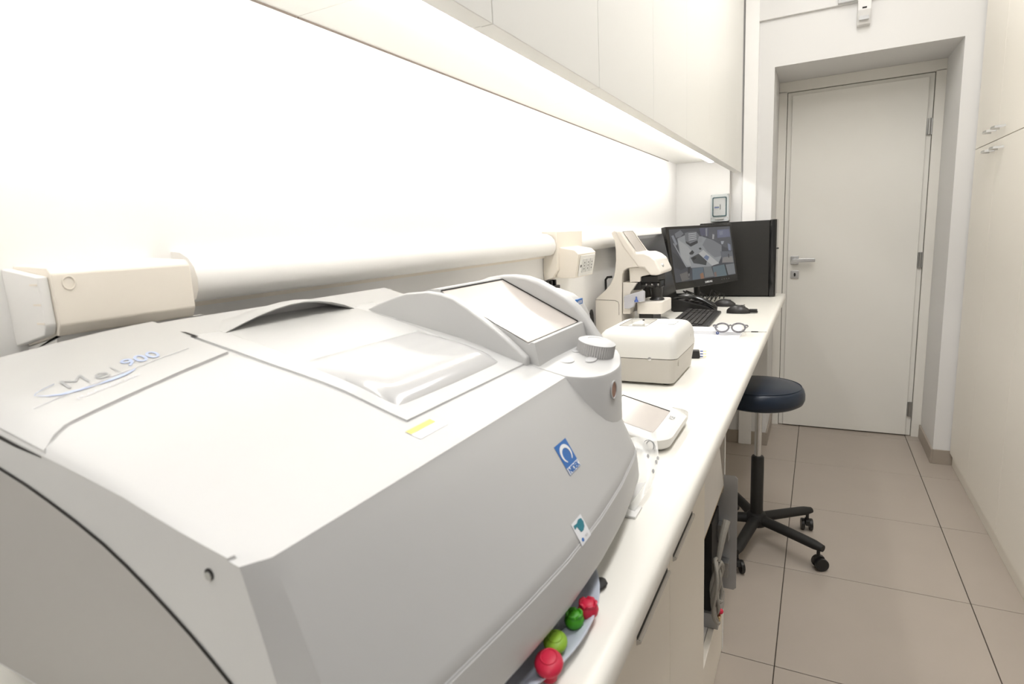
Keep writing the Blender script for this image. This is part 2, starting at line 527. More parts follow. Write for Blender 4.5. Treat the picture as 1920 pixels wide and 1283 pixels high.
# metal computer case, cables and papers in the compartment
t = thing('computer_case', 'open grey metal computer case standing in the compartment under the worktop', 'computer', (-0.40, 1.70, 0.1905))
b = MB()
b.prism([(-0.62, 0.245), (-0.200, 0.245), (-0.192, 0.253), (-0.192, 0.612), (-0.200, 0.620), (-0.232, 0.620), (-0.232, 0.560), (-0.62, 0.560)], 'y', 1.768, 1.772)
b.build('side_plate', M['alu'], t, world=True)
b = MB()
b.box(-0.62, -0.245, 1.64, 1.767, 0.24, 0.52)
b.build('drive_cage', M['black_matte'], t, bevel=0.003, world=True)
b = MB()
b.box(-0.62, -0.275, 1.628, 1.634, 0.26, 0.50)
b.build('inner_rail', M['alu'], t, bevel=0.001, world=True)
b = MB()
b.box(-0.60, -0.225, 1.63, 1.766, 0.1908, 0.238)
b.build('foot_box', M['alu'], t, bevel=0.002, world=True)
for zz in (0.30, 0.42):
    MB().box(-0.2445, -0.212, 1.735, 1.766, zz, zz + 0.05).build('bracket', M['steel'], t, bevel=0.001, world=True)

ca = MB()
for k in range(7):
    pts = []
    rr, oy = 0.098 - 0.006 * k, 1.585 + 0.008 * k
    for s in range(25):
        a = 2 * PI * s / 25
        pts.append((-0.222 - 0.004 * (k % 3) + 0.006 * math.sin(3 * a + k), oy + 0.42 * rr * math.cos(a) + 0.004 * math.sin(2 * a + k), 0.345 + rr * math.sin(a)))
    ca.tube(pts, 0.0048, 7, closed=True)
ct_ = ca.build('cable_coil', M['cable'])
tag(ct_, 'coil of grey cables hanging in the open compartment', 'cable')
t2 = MB().tube([(-0.222, 1.60, 0.43), (-0.219, 1.61, 0.46), (-0.214, 1.63, 0.50), (-0.208, 1.655, 0.53)], [0.006, 0.008, 0.010, 0.011], 10).build('cable_tail', M['cable'], ct_)
MB().ball((-0.214, 1.60, 0.275), 0.008, 0.008, 0.008).build('red_plug', M['red'], ct_)
MB().box(-0.221, -0.213, 1.585, 1.612, 0.250, 0.266).build('brass_connector', M['brass'], ct_, bevel=0.002)
b = MB()
for k in range(5):
    b.box(-0.50, -0.262 - 0.004 * k, 1.455 + 0.004 * k, 1.60, 0.1905 + 0.003 * k, 0.1925 + 0.003 * k)
tag(b.build('paper_stack', M['paper']), 'white papers lying in the bottom of the open compartment', 'papers')

# ================================================================== wall cabinets over the worktop
XU, ZU = -0.42, 1.660
units = [(-0.13, 0.79), (0.79, 1.71), (1.71, 2.63), (2.63, 3.55)]
names = ['cream wall cabinet at the top left, nearest the camera', 'cream wall cabinet second from the camera above the worktop', 'cream wall cabinet third from the camera, above the lensmeter', 'cream wall cabinet farthest along, above the monitors']
for (a, c), nm in zip(units, names):
    t = thing('wall_cabinet', nm, 'cabinet', (-0.6, (a + c) / 2, 1.745), group=None)
    MB().box(WALL_X + 0.0005, -0.4405, a + 0.0005, c - 0.0005, 1.745, CAB_TOP - 0.002).build('body', M['cab'], t, world=True, smooth=0)
    MB().box(WALL_X + 0.0002, WALL_X + 0.0035, a + 0.001, c - 0.001, 1.7428, 1.7449).build('joint_strip', M['joint'], t, world=True)
    mid = (a + c) / 2
    for p, q in ((a, mid), (mid, c)):
        MB().box(-0.440, XU, p + 0.0012, q - 0.0012, ZU, CAB_TOP - 0.004).build('door', M['cab'], t, bevel=0.0012, world=True)
    MB().box(-0.4555, -0.4405, a + 0.0008, c - 0.0008, ZU + 0.001, 1.7445).build('light_rail', M['cab'], t, bevel=0.001, world=True)
t = thing('filler_cabinet', 'narrow cream filler panel between the last wall cabinet and the far wall', 'cabinet', (-0.6, 3.66, 1.745))
MB().box(WALL_X + 0.0005, -0.4405, 3.5505, 3.769, 1.745, CAB_TOP - 0.002).build('body', M['cab'], t, world=True, smooth=0)
MB().box(-0.440, XU, 3.5515, 3.769, ZU, CAB_TOP - 0.004).build('front_panel', M['cab'], t, bevel=0.0012, world=True)
MB().box(-0.4555, -0.4405, 3.5515, 3.769, ZU + 0.001, 1.7445).build('light_rail', M['cab'], t, bevel=0.001, world=True)
# led strip lamp
t = thing('led_strip_lamp', 'glowing white strip lamp under the wall cabinets', 'lamp', (-0.562, (LED_Y0 + LED_Y1) / 2, 1.7445))
MB().box(-0.578, -0.546, LED_Y0, LED_Y1, 1.737, 1.7445).build('profile', M['frame'], t, world=True)
MB().box(-0.574, -0.550, LED_Y0 + 0.01, LED_Y1 - 0.01, 1.719, 1.737).build('diffuser', M['led'], t, world=True)

# ================================================================== tall cabinets on the right
XR = 0.675
for n_, (a, m_, c) in enumerate(((2.833, 3.372, 3.788), (1.75, 2.29, 2.833))):
    t = thing('tall_cabinet', ['tall ivory cabinet with four small handles beside the door wall', 'tall ivory cabinet at the right edge, nearer the camera'][n_], 'cabinet', (RIGHT_X + 0.28, (a + c) / 2, 0))
    MB().box(RIGHT_X, RIGHT_X + 0.579, a + 0.0005, c - 0.0005, 0.0, CAB_TOP - 0.002).build('body', M['cab_right'], t, world=True, smooth=0)
    MB().box(RIGHT_X - 0.0035, RIGHT_X, a + 0.001, c - 0.001, 0.0, 0.066).build('plinth', M['cab_right'], t, world=True)
    for (p, q) in ((a, m_), (m_, c)):
        for (z0, z1, hz) in ((0.072, 1.669, 1.63), (1.672, CAB_TOP - 0.004, 1.715)):
            d = MB().box(XR, RIGHT_X - 0.004, p + 0.0012, q - 0.0012, z0, z1).build('door', M['cab_right'], t, bevel=0.0012, world=True)
            MAT[d.name] = MAT[t.name]
            y0, y1 = (m_ + 0.02, m_ + 0.125) if p == m_ else (m_ - 0.125, m_ - 0.02)
            hb = MB()
            pts = [(XR, y0 + 0.008), (XR - 0.028, y0 + 0.020), (XR - 0.032, (y0 + y1) / 2), (XR - 0.028, y1 - 0.020), (XR, y1 - 0.008)]
            out = [(XR, y0 - 0.000), (XR - 0.034, y0 + 0.014), (XR - 0.038, (y0 + y1) / 2), (XR - 0.034, y1 - 0.014), (XR, y1 + 0.000)]
            hb.prism(pts + out[::-1], 'z', hz - 0.005, hz + 0.005)
            hb.build('handle', M['chrome'], d, world=True)

# ================================================================== fittings on the far wall
sp = ony(1620, 24, FAR_Y - 0.018)
t = thing('motion_sensor', 'small white motion sensor above the door recess', 'sensor', (sp.x, FAR_Y, sp.z))
b = MB()
b.prism([(-0.024, -0.05), (-0.030, -0.06), (-0.060, 0.005), (-0.056, 0.055), (-0.0185, 0.055), (0.0, 0.055), (0, -0.062), (-0.012, -0.062)], 'x', -0.030, 0.030)
b.build('body', M['wall'], t, bevel=0.004)
MB(Matrix.Translation((0, -0.0475, -0.028)) @ Matrix.Rotation(math.radians(-24), 4, 'X')).box(-0.022, 0.022, -0.003, 0.003, -0.016, 0.016).build('lens_window', M['button'], t, bevel=0.002)
MB().box(-0.010, 0.010, -0.0605, -0.0575, 0.010, 0.018).build('indicator', M['black_gap'], t)
sp2 = ony(1590, 2, FAR_Y - 0.018)
tag(MB().box(sp2.x - 0.045, sp2.x + 0.045, FAR_Y - 0.034, FAR_Y - 0.0182, sp2.z - 0.008, sp2.z + 0.05).build('junction_box', M['button'], bevel=0.003), 'pale grey junction box at the top edge above the sensor', 'box')

# consumer unit on the alcove end board
ep = ony(1350, 388, FAR_Y - 0.09)
t = thing('electrical_box', 'grey electrical box with a clear hinged window above the tower computer', 'electrical box', (ep.x, FAR_Y - 0.03, ep.z))
w_, h_ = 0.052, 0.075
h2 = 0.086
b = MB()
b.prism(rrect(-w_, w_, -h2, h_, 0.008), 'y', -0.062, 0.0)
b.build('back_box', M['box_white'], t, bevel=0.003)
b = MB()
b.prism(rrect(-w_ + 0.001, w_ - 0.001, -h2 + 0.001, h_ - 0.001, 0.008), 'y', -0.078, -0.0622)
b.build('cover', M['grey_box'], t, bevel=0.003)
b = MB()
o_ = rrect(-0.040, 0.040, -0.056, 0.056, 0.008); i_ = rrect(-0.034, 0.034, -0.050, 0.050, 0.006)
b.add([(x, -0.083, z) for x, z in o_] + [(x, -0.083, z) for x, z in i_] + [(x, -0.078, z) for x, z in o_] + [(x, -0.078, z) for x, z in i_],
      [(k, (k + 1) % 24, 24 + (k + 1) % 24, 24 + k) for k in range(24)] + [(k, 48 + k, 48 + (k + 1) % 24, (k + 1) % 24) for k in range(24)] + [(24 + k, 24 + (k + 1) % 24, 72 + (k + 1) % 24, 72 + k) for k in range(24)])
b.build('window_frame', M['gasket'], t)
MB().prism(rrect(-0.034, 0.034, -0.050, 0.050, 0.006), 'y', -0.0792, -0.0788).build('inner_plate', M['wall'], t)
MB().box(-0.030, 0.000, -0.0815, -0.0793, -0.016, 0.012).build('breaker', M['box_white'], t, bevel=0.001)
MB().box(-0.028, -0.002, -0.0825, -0.0816, -0.008, 0.002).build('breaker_switch', M['blue_pl'], t)
MB().box(0.002, 0.006, -0.0815, -0.0793, -0.016, 0.014).build('divider', M['black_gap'], t)
MB().prism(rrect(-0.033, 0.033, -0.049, 0.049, 0.006), 'y', -0.0838, -0.0830).build('window_pane', M['smoke'], t)
for sx_ in (-1, 1):
    for sz_ in (-1, 1):
        MB().prism(ell(sx_ * 0.045, sz_ * 0.066, 0.003, 0.003, 10), 'y', -0.0795, -0.078).build('screw', M['steel'], t)
MB().box(-0.024, 0.024, -0.084, -0.0782, -0.076, -0.064).build('latch', M['steel'], t, bevel=0.002)

# ================================================================== trunking on the left wall
t = thing('cable_trunking', 'rounded white cable trunking along the wall above the worktop', 'trunking', (WALL_X, 1.6, 1.30))


def trunk(y0, y1):
    pr = [(WALL_X, 1.298), (WALL_X + 0.030, 1.298), (WALL_X + 0.041, 1.303), (WALL_X + 0.048, 1.315), (WALL_X + 0.050, 1.330), (WALL_X + 0.046, 1.346), (WALL_X + 0.036, 1.358), (WALL_X + 0.020, 1.366), (WALL_X, 1.368)]
    return MB().prism(pr, 'y', y0, y1)


trunk(0.51, 1.74).build('trunk_cover', M['trunk'], t, world=True, smooth=50)
trunk(1.975, 3.768).build('trunk_cover', M['trunk'], t, world=True, smooth=50)
MB().box(WALL_X, WALL_X + 0.010, 0.51, 1.74, 1.290, 1.2975).build('trunk_base', M['beige'], t, world=True)

t = thing('trunking_end_box', 'large beige box at the left end of the wall trunking', 'trunking box', (WALL_X, 0.40, 1.29))
b = MB()
b.prism([(WALL_X, 1.270), (-0.722, 1.284), (-0.716, 1.296), (-0.716, 1.350), (-0.722, 1.357), (WALL_X, 1.361)], 'y', 0.327, 0.484)
b.build('cover', M['beige'], t, bevel=0.002, world=True)
b = MB()
b.prism([(WALL_X, 1.262), (-0.728, 1.276), (-0.726, 1.284), (-0.722, 1.2835), (WALL_X, 1.2695)], 'y', 0.327, 0.495)
b.build('lower_lip', M['trunk'], t, bevel=0.001, world=True)
b = MB()
b.prism([(WALL_X, 1.272), (-0.726, 1.286), (-0.720, 1.297), (-0.720, 1.348), (WALL_X, 1.358)], 'y', 0.316, 0.3268)
b.build('end_cap', M['trunk'], t, bevel=0.002, world=True)
for zz in (1.340, 1.319, 1.299):
    MB().box(-0.735, -0.721, 0.3152, 0.3160, zz - 0.0010, zz + 0.0010).build('knockout', M['beige'], t, world=True)
b = MB()
b.tube([(-0.7155, 0.343 + 0.006 * math.cos(a), 1.340 + 0.007 * math.sin(a)) for a in [2 * PI * k / 16 for k in range(16)]], 0.0006, 5, closed=True)
b.build('round_knockout', M['beige'], t, world=True)

# socket box hanging from the trunking
t = thing('socket_box', 'beige socket box hanging from the wall trunking beside the lensmeter', 'socket', (WALL_X, 1.86, 1.24))
b = MB()
b.prism([(WALL_X, 1.215), (-0.762, 1.225), (-0.742, 1.250), (-0.738, 1.372), (WALL_X, 1.374)], 'y', 1.745, 1.97)
b.build('mounting_box', M['beige'], t, bevel=0.003, world=True)
b = MB()
b.prism([(-0.757, 1.223), (-0.690, 1.222), (-0.676, 1.297), (-0.690, 1.311), (-0.745, 1.322)], 'y', 1.765, 1.93)
b.build('tilted_housing', M['beige'], t, bevel=0.003, world=True)
fx = Matrix.Translation((-0.6822, 1.8475, 1.2595)) @ Matrix.Rotation(math.atan2(0.014, 0.075), 4, 'Y')
MB(fx).box(0.0, 0.004, -0.066, 0.066, -0.034, 0.034).build('socket_plate', M['trunk'], t, bevel=0.0015, world=True)
for oy in (-0.034, 0.0, 0.034):
    s = MB(fx).box(0.004, 0.0065, oy - 0.0145, oy + 0.0145, -0.022, 0.022).build('socket_module', M['wall'], t, bevel=0.0015, world=True)
    MAT[s.name] = MAT[t.name]
    h = MB(fx)
    for oz in (-0.010, 0.0, 0.010):
        h.add([(0.0067, oy + 0.003 * math.cos(2 * PI * k / 10), oz + 0.003 * math.sin(2 * PI * k / 10)) for k in range(10)], [list(range(10))])
    h.build('pin_holes', M['black_gap'], s, world=True)
MB(fx).box(0.004, 0.005, -0.062, -0.056, -0.004, 0.004).build('cover_screw', M['black_gap'], t, world=True)

# ================================================================== the large lens edging machine
EX = [-0.70, -0.66, -0.584, -0.52, -0.475, -0.423, -0.37, -0.33, -0.308, -0.297]
EZ = [1.252, 1.243, 1.229, 1.218, 1.211, 1.202, 1.189, 1.181, 1.1775, 1.176]
RX, RZ = [-0.70, -0.58, -0.45, -0.34, -0.297], [0.033, 0.027, 0.017, 0.004, 0.0]
GY, GV = [0.0, 0.004, 0.012, 0.028, 0.06, 0.1, 0.15, 0.21, 0.6], [0, 0.22, 0.36, 0.49, 0.63, 0.76, 0.90, 1.0, 1.0]
MY0, MY1 = 0.21, 0.868


def topz(x, y):
    g = interp(y - MY0, GY, GV)
    return interp(x, EX, EZ) + interp(x, RX, RZ) * g


FY, FX = [0.21, 0.226, 0.315, 0.362, 0.43, 0.51, 0.61, 0.70, 0.78, 0.87], [-0.262, -0.246, -0.234, -0.228, -0.220, -0.2135, -0.2130, -0.2175, -0.226, -0.238]


def endin(y):
    """plan rounding at both ends"""
    d = 0.0
    if y < 0.226:
        d = 0.013 * (0.226 - y) / 0.016
    r = 0.055
    if y > MY1 - r:
        k = min(1.0, (y - (MY1 - r)) / r)
        d = r * (1 - math.sqrt(max(0.0, 1 - k * k * 0.985)))
    return d


def frontx(z, y):
    s = max(0.0, (1.176 - z) / 0.139)
    x37 = interp(y, FY, FX)
    return -0.297 + (s ** 0.92 if s < 1 else 1.0 + 0.25 * (s - 1)) * (x37 + 0.297) - (endin(y) if y > 0.4 else endin(y) * (0.75 if y < 0.226 else 1))


mach = thing('lens_edging_machine', 'large white lens edging machine with screen and dial filling the left foreground', 'machine', (-0.49, 0.53, CT))
ys = [0.21, 0.2105, 0.214, 0.220, 0.226, 0.238, 0.255, 0.28, 0.31, 0.35, 0.40, 0.45, 0.50, 0.55, 0.60, 0.65, 0.70, 0.74, 0.78, 0.808, 0.825, 0.84, 0.852, 0.861, 0.866, MY1]
rows = []
for y in ys:
    r = [(-0.695, y, 0.985), (-0.710, y, 1.0), (-0.712, y, 1.10), (-0.712, y, topz(-0.70, y) - 0.030), (-0.710, y, topz(-0.70, y) - 0.014), (-0.706, y, topz(-0.70, y) - 0.005)]
    e = endin(y)
    xs = [-0.699, -0.69, -0.68, -0.67, -0.655, -0.63, -0.60, -0.57, -0.54, -0.51, -0.48, -0.45, -0.42, -0.39, -0.36, -0.335, -0.315, -0.3035]
    edge_drop = 0.0
    if y > 0.84:
        edge_drop = 0.02 * ((y - 0.84) / 0.028) ** 2
    for x in xs:
        r.append((min(x, -0.3035 - e), y, topz(x, y) - edge_drop))
    r.append((frontx(1.1735, y) - 0.0005, y, 1.1750 - edge_drop))
    for z in (1.1725, 1.165, 1.15, 1.13, 1.11, 1.09, 1.07, 1.05, 1.041):
        r.append((frontx(z, y), y, min(z, 1.1750 - edge_drop)))
    r.append((frontx(1.039, y) - 0.0012, y, 1.0385))
    for z in (1.036, 1.02, 1.00):
        r.append((frontx(z, y) - (0.0 if z > 1.01 else 0.001), y, z))
    r.append((frontx(0.99, y) - 0.006, y, 0.988))
    r.append((frontx(0.99, y) - 0.014, y, 0.985))
    rows.append(r)
b = MB().grid(rows, close_u=True, caps=True)
body = b.build('body_shell', M['mach'], mach, world=True, smooth=32)
MAT[body.name] = MAT[mach.name]
# base block and feet that carry the shell
MB().box(-0.69, -0.46, 0.27, 0.80, 0.957, 0.9855).build('base_block', M['mach_grey'], mach, bevel=0.004, world=True)
for fx_, fy_ in ((-0.66, 0.32), (-0.66, 0.75), (-0.40, 0.75), (-0.48, 0.32)):
    MB().lathe([(0.02, 0.0), (0.022, 0.003), (0.022, 0.008)], (fx_, fy_, CT), 16).build('foot', M['black_matte'], mach, world=True)
# front moulding line
sm = MB()
path = [(frontx(1.0385, y) - 0.0008, y, 1.0385) for y in [0.226 + 0.6 * k / 30 for k in range(31)]]
sm.tube(path, 0.0007, 5)
sm.build('moulding_seam', M['button'], mach, world=True)

# grey side panel with its arched edge
arc = [(-0.70, 1.213), (-0.645, 1.207), (-0.595, 1.1975), (-0.555, 1.189), (-0.523, 1.1805), (-0.488, 1.170), (-0.455, 1.1585), (-0.430, 1.147), (-0.406, 1.1345), (-0.386, 1.123), (-0.367, 1.1115), (-0.349, 1.099), (-0.332, 1.0865), (-0.316, 1.072), (-0.302, 1.055), (-0.291, 1.035), (-0.284, 1.01), (-0.281, 0.99)]
MB().prism(arc + [(-0.706, 0.99), (-0.706, 1.213)], 'y', MY0 - 0.0016, MY0 + 0.001).build('side_panel', M['mach_grey'], mach, world=True)
MB().tube([(x, MY0 - 0.0005, z) for x, z in arc], 0.0012, 6).build('side_panel_gap', M['black_gap'], mach, world=True)
bp_ = ony(393, 1077, MY0)
bo = MB()
bo.prism(ell(bp_.x, bp_.z, 0.0040, 0.0040, 18), 'y', MY0 - 0.0008, MY0)
bo = bo.build('bolt_recess', M['black_gap'], mach, world=True)
MAT[bo.name] = MAT[mach.name]
b = MB()
b.prism(ell(bp_.x + 0.0006, bp_.z - 0.0004, 0.0030, 0.0030, 16), 'y', MY0 - 0.0022, MY0 - 0.0008)
b.build('bolt_head', M['steel'], bo, world=True, bevel=0.0004)


def patch(xa, xb, ya, yb, lift, nx=16, ny=16, bulge=None, thick=0.004):
    """a thin plate lying on the top of the machine"""
    top, bot = [], []
    for i in range(nx + 1):
        rt_, rb_ = [], []
        for j in range(ny + 1):
            u, v = i / nx, j / ny
            y0, y1 = (ya(u) if callable(ya) else ya), (yb(u) if callable(yb) else yb)
            y = y0 + v * (y1 - y0)
            x0, x1 = (xa(v) if callable(xa) else xa), (xb(v) if callable(xb) else xb)
            x = x0 + u * (x1 - x0)
            z = topz(x, y) + lift + (bulge(u, v) if bulge else 0)
            rt_.append((x, y, z)); rb_.append((x, y, topz(x, y) - thick))
        top.append(rt_); bot.append(rb_)
    m = MB()
    m.grid(top)
    m.grid(bot)
    n = (nx + 1) * (ny + 1)
    ring = [j for j in range(ny + 1)] + [i * (ny + 1) + ny for i in range(1, nx + 1)] + [nx * (ny + 1) + j for j in range(ny - 1, -1, -1)] + [i * (ny + 1) for i in range(nx - 1, 0, -1)]
    for k in range(len(ring)):
        a, c = ring[k], ring[(k + 1) % len(ring)]
        m.f.append([a, c, n + c, n + a]); m.c.append(None)
    return m


# rear cover carrying the machine's name
cov = patch(lambda v: interp(v, [0, 0.12, 1], [-0.520, -0.536, -0.574]), -0.702, MY0 + 0.0015, 0.417, 0.0022, 14, 18).build('rear_cover', M['mach'], mach, world=True, smooth=40)
MAT[cov.name] = MAT[mach.name]
b = MB()
b.tube([(interp(v, [0, 0.12, 1], [-0.520, -0.536, -0.574]) + 0.0012, MY0 + 0.0015 + v * 0.2055, topz(interp(v, [0, 0.12, 1], [-0.520, -0.536, -0.574]), MY0 + 0.0015 + v * 0.2055) + 0.0002) for v in [k / 24 for k in range(25)]], 0.0004, 5)
b.build('cover_seam', M['knob'], mach, world=True)
b = MB()
b.prism([(-0.525, 1.2175), (-0.56, 1.2230), (-0.60, 1.2305), (-0.66, 1.2435), (-0.70, 1.2520), (-0.70, 1.2485), (-0.66, 1.2405), (-0.60, 1.2270), (-0.56, 1.2205), (-0.522, 1.2165)], 'y', MY0 - 0.0006, MY0 + 0.004)
b.build('cover_end_gap', M['black_gap'], mach, world=True)
b = MB()
b.add([(-0.655, 0.4185, topz(-0.655, 0.42) + 0.003), (-0.632, 0.4185, topz(-0.632, 0.42) + 0.003), (-0.630, 0.424, topz(-0.63, 0.42) + 0.003), (-0.650, 0.4225, topz(-0.65, 0.42) + 0.003)], [(0, 1, 2, 3)])
b.build('cover_notch', M['black_gap'], mach, world=True)
LZ = 0.0030


def on_cover(x, y, d=0.0):
    return (x, y, topz(x, y) + LZ + d)


# lettering Me|900 with its blue swoosh
def logo(cx, cy, sl):
    return lambda u, v: on_cover(cx - v * 0.95 + u * sl, cy + u + v * 0.10)


text_mb('M', 0.031, logo(-0.6020, 0.2790, -0.05), -0.0003).build('letter', M['grey_ink'], cov, world=True, smooth=0)
text_mb('e', 0.031, logo(-0.6010, 0.3005, -0.05), -0.0002).build('letter', M['grey_ink'], cov, world=True, smooth=0)
text_mb('900', 0.026, logo(-0.6105, 0.3450, -0.06), 0.0003, 1.0).build('letters_number', M['blue_ink'], cov, world=True, smooth=0)
MB().grid([[on_cover(-0.583, 0.3138), on_cover(-0.583, 0.3148)], [on_cover(-0.611, 0.3143), on_cover(-0.611, 0.3153)]]).build('letter_bar', M['grey_ink'], cov, world=True)
text_mb('Multifunction edger', 0.0078, logo(-0.5735, 0.2935, -0.16)).build('letters_subtitle', M['faint_ink'], cov, world=True, smooth=0)
sw = MB()
n = 40
o1, o2 = [], []
for k in range(n + 1):
    t_ = k / n
    y = 0.2455 + 0.0830 * t_
    x = interp(t_, [0, 0.06, 0.16, 0.33, 0.5, 0.66, 0.85, 0.97, 1.0], [-0.6000, -0.5925, -0.5865, -0.5835, -0.5830, -0.5840, -0.5870, -0.5905, -0.5935])
    w2 = 0.0005 + 0.0013 * (math.sin(PI * min(1, t_ * 2.0)) if t_ < 0.5 else math.sin(PI * (t_ - 0.5) * 2.0) * 1.25)
    o1.append(on_cover(x - w2, y, 0.0001)); o2.append(on_cover(x + w2, y, 0.0001))
sw.grid([o1, o2])
sw.tube([on_cover(-0.6000 - 0.010 * s_, 0.2455 + 0.020 * s_ * s_, 0.0002) for s_ in [k / 10 for k in range(11)]], 0.0003, 4)
sw.build('swoosh', M['blue_ink'], cov, world=True, smooth=0)
ln_ = MB()
ln_.tube([on_cover(-0.578 - 0.027 * s, 0.2335 + 0.1600 * s) for s in [k / 20 for k in range(21)]], 0.0003, 4)
ln_.build('printed_line', M['faint_ink'], cov, world=True)

# processing lid with raised window
LYA, LYB = (lambda u: 0.421 + 0.018 * (1 - u)), (lambda u: 0.735 - 0.022 * (1 - u))
lid = patch(-0.352, -0.640, LYA, LYB, 0.0022, 20, 20, lambda u, v: -0.0085 * math.sin(PI * v) ** 1.5 * u ** 2 - 0.004 * (math.sin(PI * v) * math.sin(PI * u)), 0.003).build('lid', M['lid'], mach, world=True, smooth=50)
MAT[lid.name] = MAT[mach.name]


def winb(u, v):
    s = min(1.0, u / 0.22)
    edge = min(1.0, min(v, 1 - v) / 0.10)
    return 0.0125 * math.sin(PI / 2 * s) ** 0.8 * (1 - u) ** 0.75 * math.sin(PI / 2 * edge) ** 0.6 - 0.001


pn = patch(-0.372, -0.508, 0.452, 0.676, 0.0012, 26, 26, winb, 0.003).build('lid_window', M['pane'], lid, world=True, smooth=60)

# arched hood behind the lid
hy = [0.455, 0.468, 0.49, 0.515, 0.54, 0.565, 0.59, 0.615, 0.64, 0.665, 0.69]


def hoodz(y):
    t_ = (y - 0.455) / 0.235
    return topz(-0.645, y) - 0.003 + 0.024 * math.sin(PI * min(1, max(0, t_)) ** 1.12) ** 0.85


rows = []
for y in hy:
    h = hoodz(y)
    rows.append([(-0.668, y, topz(-0.668, y) - 0.012), (-0.664, y, h - 0.0035), (-0.636, y, h - 0.0035), (-0.633, y, h - 0.0015), (-0.636, y, h), (-0.655, y, h + 0.001), (-0.68, y, max(h - 0.004, topz(-0.68, y) - 0.001)), (-0.703, y, topz(-0.70, y) - 0.004)])
MB().grid(rows, caps=False).build('lid_hood', M['mach'], mach, world=True, smooth=50)

# console block under the screen and its curved front wall
con = [(-0.52, 0.716), (-0.340, 0.706), (-0.297, 0.708), (-0.285, 0.714), (-0.273, 0.724), (-0.264, 0.738), (-0.257, 0.756), (-0.2535, 0.776), (-0.2525, 0.796), (-0.2535, 0.816), (-0.257, 0.834), (-0.264, 0.856), (-0.272, 0.880), (-0.283, 0.902), (-0.298, 0.919), (-0.318, 0.930), (-0.345, 0.934), (-0.52, 0.934)]


def deckz(x):
    return topz(x, 0.70) + 0.0008 if x < -0.297 else 1.1768 - (x + 0.297) * 0.20


n = len(con)
b = MB()
inner = []
cx_, cy_ = -0.36, 0.80
b.add([(x, y, 1.02) for x, y in con] + [(x, y, deckz(x) - 0.003) for x, y in con] + [(cx_ + (x - cx_) * 0.985, cy_ + (y - cy_) * 0.985, deckz(x)) for x, y in con],
      [list(range(n))[::-1], list(range(2 * n, 3 * n))] + [(i, (i + 1) % n, n + (i + 1) % n, n + i) for i in range(n)] + [(n + i, n + (i + 1) % n, 2 * n + (i + 1) % n, 2 * n + i) for i in range(n)])
con_o = b.build('control_console', M['mach'], mach, world=True, smooth=45)
MAT[con_o.name] = MAT[mach.name]


def deck_hit(u, v):
    p = onz(u, v, 1.19)
    for _ in range(6):
        p = onz(u, v, deckz(p.x))
    return p


def dbtn(name, u, v, a, c, h, m):
    p = deck_hit(u, v)
    p.x = max(p.x, -0.334 + a)
    p.z = deckz(p.x)
    b = MB(Matrix.Translation(p) @ Matrix.Rotation(math.atan(0.20), 4, 'Y'))
    b.prism(ell(0, 0, a, c, 24), 'z', -0.002, h)
    b.build(name, m, con_o, bevel=0.0008, world=True)
    return p


dbtn('oval_button', 1052, 674, 0.0125, 0.017, 0.0022, M['button'])
dbtn('oval_button', 1067, 655, 0.006, 0.011, 0.0022, M['button'])
dbtn('oval_button', 1108, 676, 0.0075, 0.017, 0.0024, M['button'])
for (u, v) in ((1019, 675), (1083, 670)):
    p = deck_hit(u, v)
    MB(Matrix.Translation(p)).box(-0.001, 0.001, -0.003, 0.003, -0.0001, 0.0002).build('printed_mark', M['faint_ink'], con_o, world=True)
# ribbed dial
kp_ = deck_hit(1121, 668)
kx = Matrix.Translation(kp_ + Vector((-0.008, 0.008, 0))) @ Matrix.Rotation(math.radians(12), 4, 'Y')
KR = 0.0285
rib = [((KR + (0.0007 if k % 2 else -0.0007)) * math.cos(2 * PI * k / 96), (KR + (0.0007 if k % 2 else -0.0007)) * math.sin(2 * PI * k / 96)) for k in range(96)]
dial = MB(kx).prism(rib, 'z', -0.004, 0.021).build('dial', M['knob'], mach, world=True, smooth=20)
MAT[dial.name] = MAT[mach.name]
MB(kx).lathe([(KR + 0.0004, 0.0), (KR + 0.0004, 0.0008), (KR - 0.001, 0.0012), (KR - 0.004, 0.003), (0.015, 0.0038), (0.0145, 0.0030), (0.002, 0.0030)], (0, 0, 0.021), 40).build('dial_cap', M['button'], dial, world=True)
# oval sensor window on the curved wall
best = None
d_ = ray(1150, 731)
for k in range(1, len(con) - 3):
    a_, c_ = Vector(con[k]), Vector(con[k + 1])
    e_ = c_ - a_
    n_ = Vector((e_.y, -e_.x)).normalized()
    den = d_.x * n_.x + d_.y * n_.y
    if abs(den) < 1e-6:
        continue
    tt = (n_.dot(a_)) / den
    q_ = Vector((d_.x * tt, d_.y * tt))
    w_ = (q_ - a_).dot(e_) / e_.length_squared
    if 0 <= w_ <= 1 and (best is None or tt < best[0]):
        best = (tt, q_, n_ if n_.x > 0 else -n_)
ap = CAM + d_ * best[0]
ax = Matrix.Translation(ap) @ Matrix.Rotation(math.atan2(best[2].y, best[2].x), 4, 'Z')
rim_ = MB(ax)
rim_.tube([(0.0008, 0.0105 * math.cos(a), 0.0125 * math.sin(a)) for a in [2 * PI * k / 28 for k in range(28)]], 0.0012, 6, closed=True)
rim_ = rim_.build('sensor_rim', M['mach'], con_o, world=True)
MB(ax).prism([(0.0105 * math.cos(2 * PI * k / 28), 0.0125 * math.sin(2 * PI * k / 28)) for k in range(28)], 'x', -0.001, 0.0006).build('sensor_window', M['amber'], con_o, world=True)

